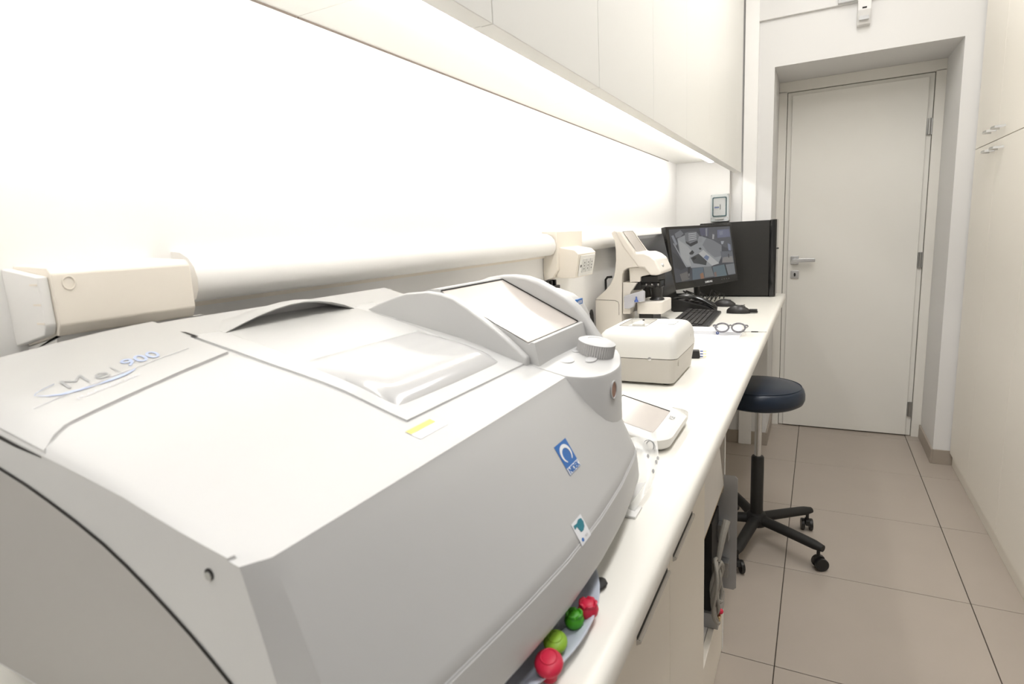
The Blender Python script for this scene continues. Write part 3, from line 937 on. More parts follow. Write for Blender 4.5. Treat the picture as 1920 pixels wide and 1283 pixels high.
# screen housing: two arched fins, the glass between them
LF = [(-0.625, 1.262), (-0.598, 1.273), (-0.570, 1.282), (-0.545, 1.289), (-0.505, 1.2915), (-0.480, 1.288), (-0.460, 1.282), (-0.437, 1.268), (-0.414, 1.2525), (-0.395, 1.239), (-0.378, 1.226), (-0.362, 1.2125), (-0.348, 1.200)]
RF = [(-0.600, 1.262), (-0.57, 1.278), (-0.54, 1.288)] + [(ony(u, v, 0.905).x, ony(u, v, 0.905).z) for u, v in ((915, 520), (938, 516.5), (960, 516), (985, 519), (1010, 528), (1040, 545), (1062, 559), (1080, 575), (1098, 598), (1115, 625), (1135, 652))]
fin = MB().prism(LF + [(-0.348, 1.17), (-0.625, 1.17)], 'y', 0.698, 0.713).build('screen_fin', M['mach'], mach, bevel=0.003, seg=3, world=True, smooth=40)
fin2 = MB().prism(RF + [(RF[-1][0], 1.165), (-0.600, 1.165)], 'y', 0.903, 0.930).build('screen_fin', M['mach'], mach, bevel=0.006, seg=3, world=True, smooth=40)
SA, SB = Vector((-0.489, 0, 1.2905)), Vector((-0.349, 0, 1.2180))
sd = (SB - SA)
nrm = Vector((-sd.z, 0, sd.x)).normalized()


def scr(u, y, d=0.0):
    p = SA + sd * u + nrm * d
    return (p.x, y, p.z)


hs = MB()
hs.prism([(-0.60, 1.262), (-0.55, 1.283), (-0.505, 1.2940), (-0.4915, 1.2940), (-0.489, 1.2895), (-0.349, 1.2170), (-0.346, 1.2200), (-0.341, 1.2190), (-0.335, 1.190), (-0.335, 1.16), (-0.60, 1.16)], 'y', 0.712, 0.9035)
hs_o = hs.build('screen_housing', M['mach'], mach, world=True, smooth=30)
MAT[hs_o.name] = MAT[mach.name]
g = MB()
g.add([scr(0.0, 0.713, 0.0006), scr(0.0, 0.9030, 0.0006), scr(0.985, 0.9030, 0.0006), scr(0.985, 0.713, 0.0006)], [(0, 1, 2, 3)])
g.build('touch_screen', M['touch'], hs_o, world=True)
g = MB()
g.tube([scr(0.0, 0.713, 0.0014), scr(0.0, 0.9020, 0.0014), scr(0.985, 0.9020, 0.0014)], 0.0011, 5)
g.build('screen_gasket', M['black_gap'], hs_o, world=True)
b = MB()
b.ball((-0.558, 0.81, 1.2775), 0.012, 0.05, 0.0085, 20, 8)
b.build('rear_grip', M['mach'], hs_o, world=True)


# stickers
def on_front(y, z, d=0.0006):
    return (frontx(z, y) + d, y, z)


def fsticker(name, y0, y1, z0, z1, m, parent, d=0.0005, skew=0.0):
    rows_ = [[on_front(y0 + (y1 - y0) * i / 6, z0 + (z1 - z0) * j / 6, d) for i in range(7)] for j in range(7)]
    return MB().grid(rows_).build(name, m, parent, world=True)


def fhit(u, v):
    x = -0.24
    for _ in range(25):
        p = onx(u, v, x)
        x += 0.7 * (frontx(p.z, p.y) - x)
    return onx(u, v, x)


q_ = [fhit(*c) for c in ((1045, 838), (1068, 823), (1080, 872), (1059, 890))]
LY_0, LY_1 = (q_[0].y + q_[3].y) / 2 , (q_[1].y + q_[2].y) / 2
LZ_0, LZ_1 = (q_[2].z + q_[3].z) / 2 - 0.004, (q_[0].z + q_[1].z) / 2 + 0.003
st = fsticker('maker_label', LY_0, LY_1, LZ_0, LZ_1, M['logo_blue'], mach)
MAT[st.name] = MAT[mach.name]
lw, lh = LY_1 - LY_0, LZ_1 - LZ_0
yc, zc = (LY_0 + LY_1) / 2, LZ_0 + 0.62 * lh
cm = MB()
inner_, outer_ = [], []
for k in range(29):
    a = math.radians(-60 + 300 * k / 28)
    tw = 0.42 * (0.30 + 0.70 * math.sin(PI * k / 28))
    outer_.append(on_front(yc + 0.40 * lw * math.cos(a), zc + 0.30 * lh * math.sin(a), 0.0009))
    inner_.append(on_front(yc + 0.40 * lw * (1 - tw) * math.cos(a), zc + 0.30 * lh * (1 - tw) * math.sin(a), 0.0009))
cm.grid([outer_, inner_])
cm.build('label_emblem', M['white_ink'], st, world=True)
fsticker('label_strip', LY_0 + 0.0006, LY_1 - 0.0006, LZ_0 + 0.0006, LZ_0 + 0.24 * lh, M['white_ink'], st, 0.0009)
text_mb('NIDEK', 0.24 * lh, lambda u, v: on_front(yc + u * lw / (0.24 * lh * 3.3), LZ_0 + 0.125 * lh + v, 0.0013), 0.0003, 0.95).build('label_letters', M['logo_blue'], st, world=True, smooth=0)
q_ = [fhit(*c) for c in ((1078, 982), (1097, 962), (1099, 1005), (1082, 1025))]
LY_0, LY_1 = (q_[0].y + q_[3].y) / 2 , (q_[1].y + q_[2].y) / 2
LZ_0, LZ_1 = (q_[2].z + q_[3].z) / 2 - 0.004, (q_[0].z + q_[1].z) / 2 + 0.003
lw, lh = LY_1 - LY_0, LZ_1 - LZ_0
st2 = fsticker('eco_label', LY_0, LY_1, LZ_0, LZ_1, M['white_ink'], mach)
MAT[st2.name] = MAT[mach.name]


def el(a, c, d=0.0009):
    return on_front(LY_0 + a * lw, LZ_0 + c * lh, d)


lf = MB()
lf.add([el(*p) for p in ((0.10, 0.90), (0.40, 0.86), (0.60, 0.93), (0.86, 0.88), (0.92, 0.70), (0.82, 0.52), (0.60, 0.44), (0.40, 0.46), (0.33, 0.62), (0.30, 0.76), (0.08, 0.74))], [list(range(11))])
lf.build('leaf_mark', M['teal'], st2, world=True)
lf = MB()
lf.add([el(0.24 + 0.10 * math.cos(2 * PI * k / 12), 0.20 + 0.08 * math.sin(2 * PI * k / 12)) for k in range(12)], [list(range(12))])
lf.build('dot_mark', M['logo_blue'], st2, world=True)
text_mb('eco', 0.20 * lh, lambda u, v: el(0.64 + u / lw, 0.22 + v / lh)).build('eco_letters', M['grey_ink'], st2, world=True, smooth=0)


def on_top(x, y, d=0.0006):
    return (x, y, topz(x, y) + d)


wl = MB().grid([[on_top(-0.3235 - 0.0175 * i / 4, 0.421 + 0.046 * j / 8 , 0.0005) for j in range(9)] for i in range(5)]).build('warning_label', M['paleprint'], mach, world=True)
MAT[wl.name] = MAT[mach.name]
MB().grid([[on_top(-0.3345 - 0.0065 * i / 3, 0.4215 + 0.040 * j / 8, 0.0009) for j in range(9)] for i in range(4)]).build('yellow_strip', M['yellow'], wl, world=True)
for q in (0.433, 0.445):
    MB().add
    tri = MB()
    tri.add([on_top(-0.327, q, 0.0009), on_top(-0.327, q + 0.007, 0.0009), on_top(-0.3325, q + 0.0035, 0.0009)], [(0, 1, 2)])
    tri.build('warning_symbol', M['faint_ink'], wl, world=True)

# ================================================================== instruments on the worktop
def rloft(mb, cx, cy, layers, n=5, ztop=None):
    """stack of rounded rectangles (half x, half y, radius, z); ztop(x, z) may tilt a layer"""
    rows_ = []
    for hx, hy_, r_, z in layers:
        rows_.append([(cx + x, cy + y, ztop(cx + x, z) if ztop else z) for x, y in rrect(-hx, hx, -hy_, hy_, r_, n)])
    mb.grid(rows_, close_u=True, caps=True)
    return mb


# --- frame tracer: white top shell on a grey base
t = thing('frame_tracer', 'boxy white frame tracer with grey lower half and a tray in its top', 'instrument', (-0.43, 1.655, CT))
rloft(MB(), 0, 0, [(0.094, 0.124, 0.016, 0.006), (0.100, 0.130, 0.018, 0.008), (0.103, 0.132, 0.02, 0.03), (0.1095, 0.1365, 0.022, 0.0735)]).build('lower_case', M['box_grey'], t, smooth=40)
MB().prism(rrect(-0.1085, 0.1085, -0.1355, 0.1355, 0.02), 'z', 0.0735, 0.0755).build('case_gap', M['seam'], t)
up_ = MB()
lay = [(0.110, 0.137, 0.022, 0.0755), (0.1105, 0.1375, 0.022, 0.078), (0.1085, 0.1355, 0.024, 0.110), (0.106, 0.133, 0.026, 0.124), (0.101, 0.128, 0.028, 0.135), (0.094, 0.121, 0.028, 0.1425), (0.085, 0.112, 0.026, 0.1455), (0.078, 0.105, 0.024, 0.146)]
rows = [[(x, y, z) for x, y in rrect(-hx, hx, -hy_, hy_, r_, 5)] for hx, hy_, r_, z in lay]
hole = rrect(-0.072, 0.006, -0.040, 0.094, 0.004, 5)
rows.append([(x, y, 0.146) for x, y in hole])
rows.append([(x, y, 0.132) for x, y in hole])
up_.grid(rows, close_u=True, caps=True)
up_.build('upper_shell', M['box_white'], t, smooth=40)
MB().tube([(x, y, 0.1462) for x, y in rrect(-0.072, 0.006, -0.040, 0.094, 0.004, 2)], 0.0006, 4, closed=True).build('tray_seam', M['seam'], t)
MB().prism([(-0.040, -0.02), (-0.008, -0.02), (-0.008, 0.004), (-0.018, 0.010), (-0.018, 0.040), (-0.034, 0.040), (-0.040, 0.015)], 'z', 0.1322, 0.1500).build('clamp', M['box_white'], t, bevel=0.002)
MB().tube([(-0.026, 0.055, 0.132), (-0.026, 0.055, 0.151)], 0.003, 10).build('stylus', M['black'], t)
MB().box(0.020, 0.050, 0.018, 0.050, 0.1455, 0.1468).build('display_window', M['button'], t, bevel=0.0005)
for k, m_ in enumerate(('button', 'grey_box', 'button')):
    MB().box(0.058, 0.076, 0.000 + 0.022 * k, 0.018 + 0.022 * k, 0.1455, 0.1478).build('key', M[m_], t, bevel=0.0006)
MB().box(0.030, 0.074, -0.050, -0.014, 0.1455, 0.1464).build('key_plate', M['box_white'], t, bevel=0.0004)
MB().lathe([(0.005, 0.0), (0.005, 0.0015), (0.003, 0.002)], (0, 0, 0), 14).build('front_screw', M['chrome'], t)
bpy.data.objects['front_screw'].location = (0.040, -0.1372, 0.0745)
bpy.data.objects['front_screw'].rotation_euler = (PI / 2, 0, 0)
em = MB()
em.tube([(0.1088, 0.055 + 0.012 * math.cos(a), 0.100 + 0.012 * math.sin(a)) for a in [math.radians(-60 + 300 * k / 20) for k in range(21)]], 0.0008, 5)
em.build('embossed_emblem', M['box_white'], t)
MB().box(0.1075, 0.1095, -0.105, -0.098, 0.052, 0.070).build('side_catch', M['box_grey'], t)
for sx_ in (-1, 1):
    for sy_ in (-1, 1):
        MB().lathe([(0.010, 0.0), (0.010, 0.007)], (sx_ * 0.075, sy_ * 0.10, 0), 12).build('foot', M['black_matte'], t)

# --- tilted touch panel in front of it
t = thing('touch_panel_unit', 'low white unit with a tilted touch screen between the big machine and the frame tracer', 'instrument', (-0.32, 1.148, CT))


def tz(x, z):
    return z if z < 0.03 else z + (-0.05 - x) * 0.27 * min(1.0, (z - 0.02) / 0.03)


rloft(MB(), 0, 0, [(0.075, 0.100, 0.03, 0.004), (0.082, 0.106, 0.034, 0.0065), (0.085, 0.109, 0.036, 0.012), (0.087, 0.111, 0.037, 0.026), (0.086, 0.110, 0.037, 0.046), (0.083, 0.107, 0.035, 0.0525), (0.077, 0.101, 0.030, 0.0555), (0.070, 0.094, 0.024, 0.0562)], n=6, ztop=tz).build('case', M['box_white'], t, smooth=45)
rloft(MB(), 0, 0, [(0.070, 0.095, 0.028, 0.0), (0.072, 0.097, 0.028, 0.0042)]).build('rubber_base', M['black_matte'], t)


def tp(x, y, d=0.0):
    return (x, y, tz(x, 0.0562) + d)


MB().add
g = MB()
g.add([tp(-0.052, -0.076, 0.0006), tp(-0.052, 0.068, 0.0006), tp(0.050, 0.068, 0.0006), tp(0.050, -0.076, 0.0006)], [(0, 3, 2, 1)])
g.build('touch_screen', M['touch'], t)
g = MB()
g.tube([tp(-0.052, -0.076, 0.0012), tp(-0.052, 0.068, 0.0012), tp(0.050, 0.068, 0.0012)], 0.0010, 5)
g.build('screen_gasket', M['black_gap'], t)
text_mb('ICE', 0.014, lambda u, v: tp(0.062 - v, 0.035 + u, 0.0012), 0.0002).build('lettering', M['grey_ink'], t, smooth=0)

# --- lens blocker standing behind
t = thing('lens_blocker', 'rounded white lens blocker with a small blue label, half hidden behind the big machine', 'instrument', (-0.565, 1.155, CT))
rloft(MB(), 0, 0, [(0.098, 0.120, 0.02, 0.004), (0.105, 0.128, 0.03, 0.010), (0.108, 0.130, 0.035, 0.10), (0.112, 0.132, 0.04, 0.20), (0.110, 0.126, 0.045, 0.235), (0.103, 0.112, 0.05, 0.262), (0.090, 0.092, 0.05, 0.282), (0.068, 0.062, 0.045, 0.296), (0.035, 0.030, 0.025, 0.303)], n=6).build('case', M['mach'], t, smooth=60)
rloft(MB(), 0, 0, [(0.088, 0.110, 0.02, 0.0), (0.088, 0.110, 0.02, 0.0045)]).build('base_pad', M['black_matte'], t)
lb_ = MB()
lb_.box(0.099, 0.1035, 0.032, 0.066, 0.258, 0.272)
lb_ = lb_.build('maker_label', M['logo_blue'], t)
text_mb('NIDEK', 0.0085, lambda u, v: (0.1037, 0.049 + u, 0.265 + v), 0.0002).build('label_letters', M['white_ink'], lb_, smooth=0)

# --- plugs in a black block on the wall
t = thing('plug_block', 'black plug block on the wall below the trunking', 'plug', (WALL_X, 1.77, 1.19))
MB().box(0.0, 0.030, -0.048, 0.040, -0.004, 0.008).build('block', M['black'], t, bevel=0.002)
for k in range(3):
    MB().box(0.004, 0.022, -0.044 + 0.030 * k, -0.030 + 0.030 * k, 0.0082, 0.026).build('plug', M['black'], t, bevel=0.002)

# --- lensmeter
LY0, LY1 = 2.15, 2.33


def lp(a, c, y=LY0):
    p = ony(1100 + a / 6.415, 400 + c / 6.415, y)
    return (p.x, p.z)


t = thing('lensmeter', 'tall cream lensmeter with a sloping head, in front of the dark monitor', 'instrument', (-0.66, 2.24, CT))
colp = [lp(290, 235), lp(332, 330), lp(346, 440), lp(350, 560), lp(340, 680), lp(322, 770), lp(280, 860), lp(215, 935), lp(105, 1035)]
b = MB()
b.prism(colp + [lp(104, 1150), (lp(104, 1283)[0], CT + 0.006), (lp(395, 1283)[0] + 0.012, CT + 0.006), (lp(420, 1200)[0], lp(420, 1200)[1]), lp(425, 800), lp(428, 730), lp(445, 690), lp(490, 660), lp(640, 645), lp(335, 205)], 'y', LY0, LY1)
b.build('column', M['cream_pl'], t, bevel=0.004, world=True, smooth=40)
b = MB()
b.prism([lp(332, 212), lp(440, 410), lp(620, 650), lp(690, 655), lp(762, 745), lp(850, 748), lp(897, 728), lp(890, 690), lp(850, 610), lp(832, 560), lp(760, 505), lp(690, 478), lp(590, 480), lp(480, 330), lp(402, 208)], 'y', LY0 - 0.004, LY1 + 0.004)
hd = b.build('head', M['cream_pl'], t, bevel=0.007, seg=3, world=True, smooth=40)
MAT[hd.name] = MAT[t.name]
# display on the slope of the head
p0, p1 = Vector((lp(402, 208)[0], 0, lp(402, 208)[1])), Vector((lp(590, 480)[0], 0, lp(590, 480)[1]))
nn = Vector((-(p1 - p0).z, 0, (p1 - p0).x)).normalized()
if nn.x < 0: nn = -nn
q0, q1 = p0 + (p1 - p0) * 0.06 + nn * 0.0012, p0 + (p1 - p0) * 0.96 + nn * 0.0012
b = MB()
b.add([(q0.x, LY0 + 0.02, q0.z), (q0.x, LY1 - 0.03, q0.z), (q1.x, LY1 - 0.03, q1.z), (q1.x, LY0 + 0.02, q1.z)], [(0, 1, 2, 3)])
b.build('display', M['touch'], hd, world=True)
b = MB()
b.tube([(q0.x, LY0 + 0.02, q0.z), (q0.x, LY1 - 0.03, q0.z), (q1.x, LY1 - 0.03, q1.z)], 0.0010, 5)
b.build('display_rim', M['seam'], hd, world=True)
for zz, s_ in ((640, 0.008), (690, 0.006)):
    p = lp(862, zz)
    MB().ball((p[0], LY0 + 0.06, p[1]), 0.006, 0.012, s_).build('head_button', M['button'], hd, world=True)
b = MB()
b.prism([lp(490, 662), lp(640, 650), lp(690, 660), lp(750, 742), lp(632, 768), lp(628, 832), lp(500, 838)], 'y', LY0 + 0.02, LY1 - 0.02)
b.build('head_under', M['cream_pl'], t, bevel=0.003, world=True)
b = MB()
b.prism([lp(428, 830), lp(520, 838), lp(600, 840), lp(520, 960), lp(520, 1215), lp(428, 1215)], 'y', LY0 + 0.006, LY1 - 0.006)
b.build('front_column', M['cream_pl'], t, bevel=0.003, world=True)
b = MB()
b.box(lp(505, 850)[0], lp(632, 850)[0], LY0 + 0.02, LY1 - 0.02, lp(505, 930)[1], lp(505, 838)[1])
b.build('holder_recess', M['black_matte'], t, world=True)
b = MB()
xa, xb_ = lp(632, 770)[0], lp(830, 770)[0]
zt_ = lp(632, 770)[1]
b.box(xa, xb_, LY0 + 0.03, LY1 - 0.03, zt_ - 0.022, zt_)
b.tube([(xb_, LY0 + 0.06, zt_ - 0.018), (xb_ + 0.018, LY0 + 0.06, zt_ - 0.014), (xb_ + 0.018, LY0 + 0.06, zt_ - 0.036), (xb_ + 0.006, LY0 + 0.06, zt_ - 0.036)], 0.0035, 6)
b.tube([(xa - 0.035, LY0 + 0.03, zt_ - 0.040), (xb_ - 0.015, LY0 + 0.03, zt_ - 0.034)], 0.0045, 8)
b.tube([(xa, LY0 + 0.08, zt_ - 0.028), (xb_ - 0.004, LY0 + 0.08, zt_ - 0.026)], 0.0040, 8)
for k in range(4):
    b.tube([(xa + 0.012 + 0.018 * k, LY0 + 0.045, zt_ - 0.046), (xa + 0.012 + 0.018 * k, LY0 + 0.045, zt_ - 0.018)], 0.0028, 7)
b.build('lens_clamp', M['black'], t, world=True)
for k in range(3):
    MB().lathe([(0.004, 0), (0.004, 0.006), (0.002, 0.008)], (xa + 0.018 + 0.022 * k, LY0 + 0.03, zt_ - 0.034), 10).build('clamp_pin', M['chrome'], t, world=True)
p = lp(785, 900)
MB().lathe([(0.026, -0.052), (0.028, -0.050), (0.024, -0.044), (0.020, -0.040), (0.022, -0.006), (0.026, 0.0)], (p[0], LY0 + 0.075, p[1]), 24).build('lens_table_ring', M['black'], t, world=True)
b = MB()
b.prism([lp(465, 990), lp(690, 925), lp(708, 940), lp(706, 1055), lp(592, 1070), lp(580, 1120), lp(525, 1142), lp(468, 1138)], 'y', LY0 - 0.022, LY0 - 0.0005)
b.build('paper_table', M['lilac'], t, bevel=0.003, world=True)
p = lp(620, 1045)
MB().lathe([(0.007, -0.004), (0.008, 0.0), (0.003, 0.006), (0.002, 0.016)], (p[0], LY0 - 0.026, p[1]), 10).build('table_knob', M['blue_pl'], t, world=True)
b = MB()
x0_, x1_ = lp(590, 1080)[0], lp(905, 1080)[0]
b.prism(rrect(x0_, x1_, LY0 + 0.004, LY1 - 0.01, 0.018), 'z', lp(590, 1215)[1], lp(590, 1070)[1])
b.build('lens_table', M['cream_pl'], t, bevel=0.004, world=True)
b = MB()
b.prism(rrect(lp(425, 1200)[0] - 0.03, x1_ - 0.01, LY0 + 0.01, LY1 - 0.016, 0.018), 'z', CT + 0.006, CT + 0.045)
b.build('base', M['cream_pl'], t, bevel=0.004, world=True)
b = MB()
b.box(x0_ + 0.004, x1_ - 0.04, LY0 + 0.03, LY1 - 0.03, CT + 0.0452, lp(590, 1215)[1])
b.build('table_post', M['black'], t, world=True)
b = MB()
b.tube([(*[lp(a, c)[0]], LY0 - 0.0006, lp(a, c)[1]) for a, c in ((108, 1040), (250, 1045), (345, 1050), (380, 1068), (390, 1100), (390, 1225))], 0.0008, 5)
b.build('panel_seam', M['seam'], t, world=True)
for fx_ in (-0.75, -0.62):
    for fy_ in (LY0 + 0.03, LY1 - 0.03):
        MB().lathe([(0.010, 0), (0.010, 0.0065)], (fx_, fy_, CT), 12).build('foot', M['black_matte'], t, world=True)
# its power cable
b = MB()
P_ = [(305, 765), (250, 770), (190, 800), (130, 860), (98, 930), (90, 1020), (96, 1100)]
pts = [Vector((max(lp(a, c, 2.35)[0], WALL_X + 0.008), 2.35, lp(a, c, 2.35)[1])) for a, c in P_]
pts += [Vector((-0.775, 2.36, 1.02)), Vector((-0.772, 2.37, 0.975)), Vector((-0.766, 2.38, CT + 0.006)), Vector((-0.74, 2.40, CT + 0.005)), Vector((-0.66, 2.42, CT + 0.005)), Vector((-0.58, 2.42, CT + 0.005)), Vector((-0.50, 2.44, CT + 0.005))]
b.tube(pts, 0.0048, 8)
tag(b.build('power_cable', M['black']), 'black power cable looping behind the lensmeter', 'cable')
b = MB()
for k in range(3):
    b.tube([(-0.775 + 0.004 * k, 2.105 + 0.008 * k + 0.014 * math.cos(a), 1.0 + 0.012 * k + 0.046 * math.sin(a)) for a in [2 * PI * s / 18 for s in range(18)]], 0.004, 6, closed=True)
tag(b.build('cable_bundle', M['black']), 'coiled black cable hanging by the wall left of the lensmeter', 'cable')

# ================================================================== computer corner
def monitor(name, label, centre, yaw, tilt, w, h, base_back, screen_mat):
    t = thing(name, label, 'monitor', (centre[0], centre[1], CT), 0)
    X = Matrix.Translation(centre) @ Matrix.Rotation(yaw, 4, 'Z') @ Matrix.Rotation(-tilt, 4, 'Y')
    MB(X).box(-0.028, 0.0, -w / 2, w / 2, -h / 2, h / 2).build('bezel', M['black_gloss'], t, bevel=0.003, world=True)
    MB(X).box(-0.048, -0.028, -w / 2 + 0.06, w / 2 - 0.06, -h / 2 + 0.03, h / 2 - 0.04).build('rear_cover', M['black'], t, bevel=0.008, world=True)
    N = Matrix.Translation(centre) @ Matrix.Rotation(yaw, 4, 'Z')
    c0 = N @ Vector((-0.045, 0, -h * 0.30))
    c1 = N @ Vector((-0.040, 0, CT + 0.02 - centre[2]))
    MB().tube([c0, (c0 + c1) / 2, c1], 0.016, 12).build('neck', M['black'], t, world=True)
    f = N @ Vector((-0.02, 0, CT - centre[2]))
    MB(Matrix.Translation(f) @ Matrix.Rotation(yaw, 4, 'Z')).prism(ell(0, 0, 0.062, 0.09, 32), 'z', 0.0, 0.012).build('stand_foot', M['black_gloss'], t, bevel=0.003, world=True)
    return t, X


mon, MX = monitor('security_monitor', 'black monitor showing a grey camera view of a shop, in front of the tower computer', (-0.528, 3.179, 1.2165), -0.431, 0.152, 0.57, 0.3125, 0, None)
u0, u1, v0, v1 = -0.263, 0.267, -0.120, 0.1425
CR = ((175, 235), (1075, 195), (1150, 915), (245, 1025))


def uv(px, py):
    s, t_ = 0.5, 0.5
    for _ in range(12):
        P = [((1 - s) * (1 - t_) * a + s * (1 - t_) * b_ + s * t_ * c + (1 - s) * t_ * d) for a, b_, c, d in zip(*CR)]
        e = (px - P[0], py - P[1])
        du = [(-(1 - t_) * a + (1 - t_) * b_ + t_ * c - t_ * d) for a, b_, c, d in zip(*CR)]
        dv = [(-(1 - s) * a - s * b_ + s * c + (1 - s) * d) for a, b_, c, d in zip(*CR)]
        det = du[0] * dv[1] - du[1] * dv[0]
        s += (e[0] * dv[1] - e[1] * dv[0]) / det
        t_ += (du[0] * e[1] - du[1] * e[0]) / det
    return min(1, max(0, s)), min(1, max(0, t_))


def lin(*c):
    return tuple((v / 255.0) ** 2.2 for v in c)


pic = MB(MX)
lv_ = [0]


def pp(c, *pts):
    lv_[0] += 1
    q = [uv(*p) for p in pts]
    pic.poly3([(0.0006 + 0.00002 * lv_[0], u0 + (u1 - u0) * s, v1 - (v1 - v0) * t_) for s, t_ in q], lin(*c))


pp((56, 57, 60), (175, 235), (1075, 195), (1150, 915), (245, 1025))
pp((68, 69, 72), (600, 215), (1075, 195), (1110, 560), (900, 470), (700, 340))
pp((108, 110, 111), (285, 370), (400, 320), (640, 345), (800, 400), (935, 480), (930, 640), (880, 740), (770, 790), (480, 810), (400, 790), (320, 640))
pp((122, 123, 122), (300, 390), (420, 480), (480, 560), (440, 680), (470, 780), (410, 770), (330, 640))
pp((92, 93, 95), (700, 370), (800, 400), (935, 480), (925, 640), (820, 660), (700, 560), (640, 470))
pp((84, 85, 87), (390, 290), (450, 275), (555, 270), (600, 330), (575, 395), (450, 440), (395, 400))
for k in range(4):
    pp((128, 129, 130), (440, 300 + 30 * k), (555, 285 + 28 * k), (558, 298 + 28 * k), (444, 314 + 30 * k))
pp((44, 45, 46), (400, 408), (460, 445), (572, 398), (575, 440), (470, 495), (405, 440))
pp((104, 105, 106), (575, 390), (645, 330), (630, 425), (600, 440))
pp((134, 134, 132), (580, 598), (650, 545), (888, 750), (775, 782))
pp((50, 52, 52), (462, 660), (580, 600), (700, 715), (685, 775), (590, 755), (505, 742))
pp((30, 31, 32), (480, 665), (530, 640), (550, 665), (500, 700))
pp((84, 92, 110), (650, 660), (690, 620), (740, 650), (708, 706))
pp((42, 43, 44), (445, 590), (490, 545), (518, 580), (495, 612), (455, 612))
pp((38, 39, 40), (585, 518), (610, 508), (628, 532), (600, 545))
pp((100, 102, 106), (205, 330), (235, 320), (285, 450), (260, 480))
pp((112, 113, 114), (225, 440), (240, 440), (410, 800), (395, 800))
pp((46, 47, 49), (210, 560), (260, 600), (400, 800), (330, 840), (240, 800))
pp((88, 89, 92), (250, 300), (330, 245), (375, 300), (330, 345), (265, 360))
pp((66, 66, 78), (600, 220), (735, 215), (735, 345), (620, 330))
pp((100, 101, 104), (690, 225), (720, 222), (715, 340), (695, 345))
pp((122, 122, 122), (795, 310), (825, 320), (815, 385), (790, 385))
pp((82, 84, 98), (870, 250), (1060, 235), (1075, 350), (870, 370))
pp((96, 98, 108), (900, 270), (960, 262), (955, 320), (905, 330))
pp((118, 120, 124), (920, 420), (975, 415), (955, 462), (930, 465))
pp((96, 100, 112), (1030, 450), (1075, 470), (1080, 560), (1040, 555))
pp((76, 78, 82), (910, 570), (1100, 570), (1120, 740), (940, 735))
pp((100, 98, 96), (950, 660), (1100, 640), (1118, 735), (930, 740))
pp((50, 50, 50), (1030, 610), (1048, 608), (1050, 665), (1035, 665))
pp((70, 78, 84), (480, 820), (640, 800), (655, 965), (480, 990))
pp((88, 90, 90), (645, 800), (760, 790), (800, 940), (660, 960))
pp((108, 80, 62), (590, 905), (635, 880), (652, 970), (600, 980))
pp((74, 84, 88), (780, 800), (970, 765), (1015, 930), (805, 955))
pp((92, 76, 70), (800, 890), (835, 870), (845, 945), (812, 950))
pp((90, 92, 94), (985, 770), (1125, 750), (1145, 905), (1025, 922))
pp((40, 41, 42), (965, 765), (985, 765), (1025, 925), (1005, 930))
pp((80, 78, 76), (300, 900), (410, 860), (440, 980), (330, 1005))
pp((36, 36, 38), (420, 800), (460, 790), (440, 940), (420, 960))
pp((110, 110, 108), (426, 895), (440, 890), (436, 930), (428, 940))
pic.build('picture', M['pic'], mon, world=True, smooth=0)
MB(MX).box(-0.001, 0.0003, u0 - 0.002, u1 + 0.002, v0 - 0.002, v1 + 0.002).build('screen_edge', M['black'], mon, world=True)
text_mb('SAMSUNG', 0.0135, lambda u, v: MX @ Vector((0.0006, 0.012 + u, -0.138 + v)), 0.0003, 1.05).build('brand_lettering', M['white_ink'], mon, world=True, smooth=0)
for k in range(4):
    MB(MX).box(0.0002, 0.0008, 0.13 + 0.022 * k, 0.133 + 0.022 * k, -0.138, -0.134).build('key_mark', M['steel'], mon, world=True)

mon2, MX2 = monitor('dark_monitor', 'switched-off black monitor behind the lensmeter, turned to the corridor', (-0.6275, 2.623, 1.192), 0.016, 0.223, 0.47, 0.306, 0, None)
MB(MX2).box(0.0, 0.0006, -0.220, 0.220, -0.118, 0.138).build('screen', M['screen_off'], mon2, world=True)
text_mb('hp', 0.014, lambda u, v: MX2 @ Vector((0.0008, u, -0.136 + v)), 0.0002).build('brand_lettering', M['steel'], mon2, world=True, smooth=0)

# tower computer, side panel towards the camera
t = thing('tower_computer', 'black tower computer standing at the far end of the worktop', 'computer', (-0.42, 3.70, CT))
b = MB()
b.box(-0.625, -0.248, 3.62, 3.768, CT + 0.006, CT + 0.430)
b.build('chassis', M['tower'], t, bevel=0.003, world=True)
b = MB()
b.prism(rrect(-0.2475, -0.212, 3.616, 3.770, 0.010), 'z', CT + 0.004, CT + 0.433)
b.build('front_bezel', M['black_gloss'], t, bevel=0.004, world=True)
MB().box(-0.615, -0.255, 3.6190, 3.6199, CT + 0.012, CT + 0.424).build('side_panel', M['tower'], t, world=True)
MB().tube([(-0.212, 3.69, CT + 0.27), (-0.204, 3.69, CT + 0.27)], 0.004, 8).build('power_button', M['black'], t, world=True)
MB().box(-0.60, -0.24, 3.64, 3.75, CT, CT + 0.0062).build('feet_rail', M['black_matte'], t, world=True)

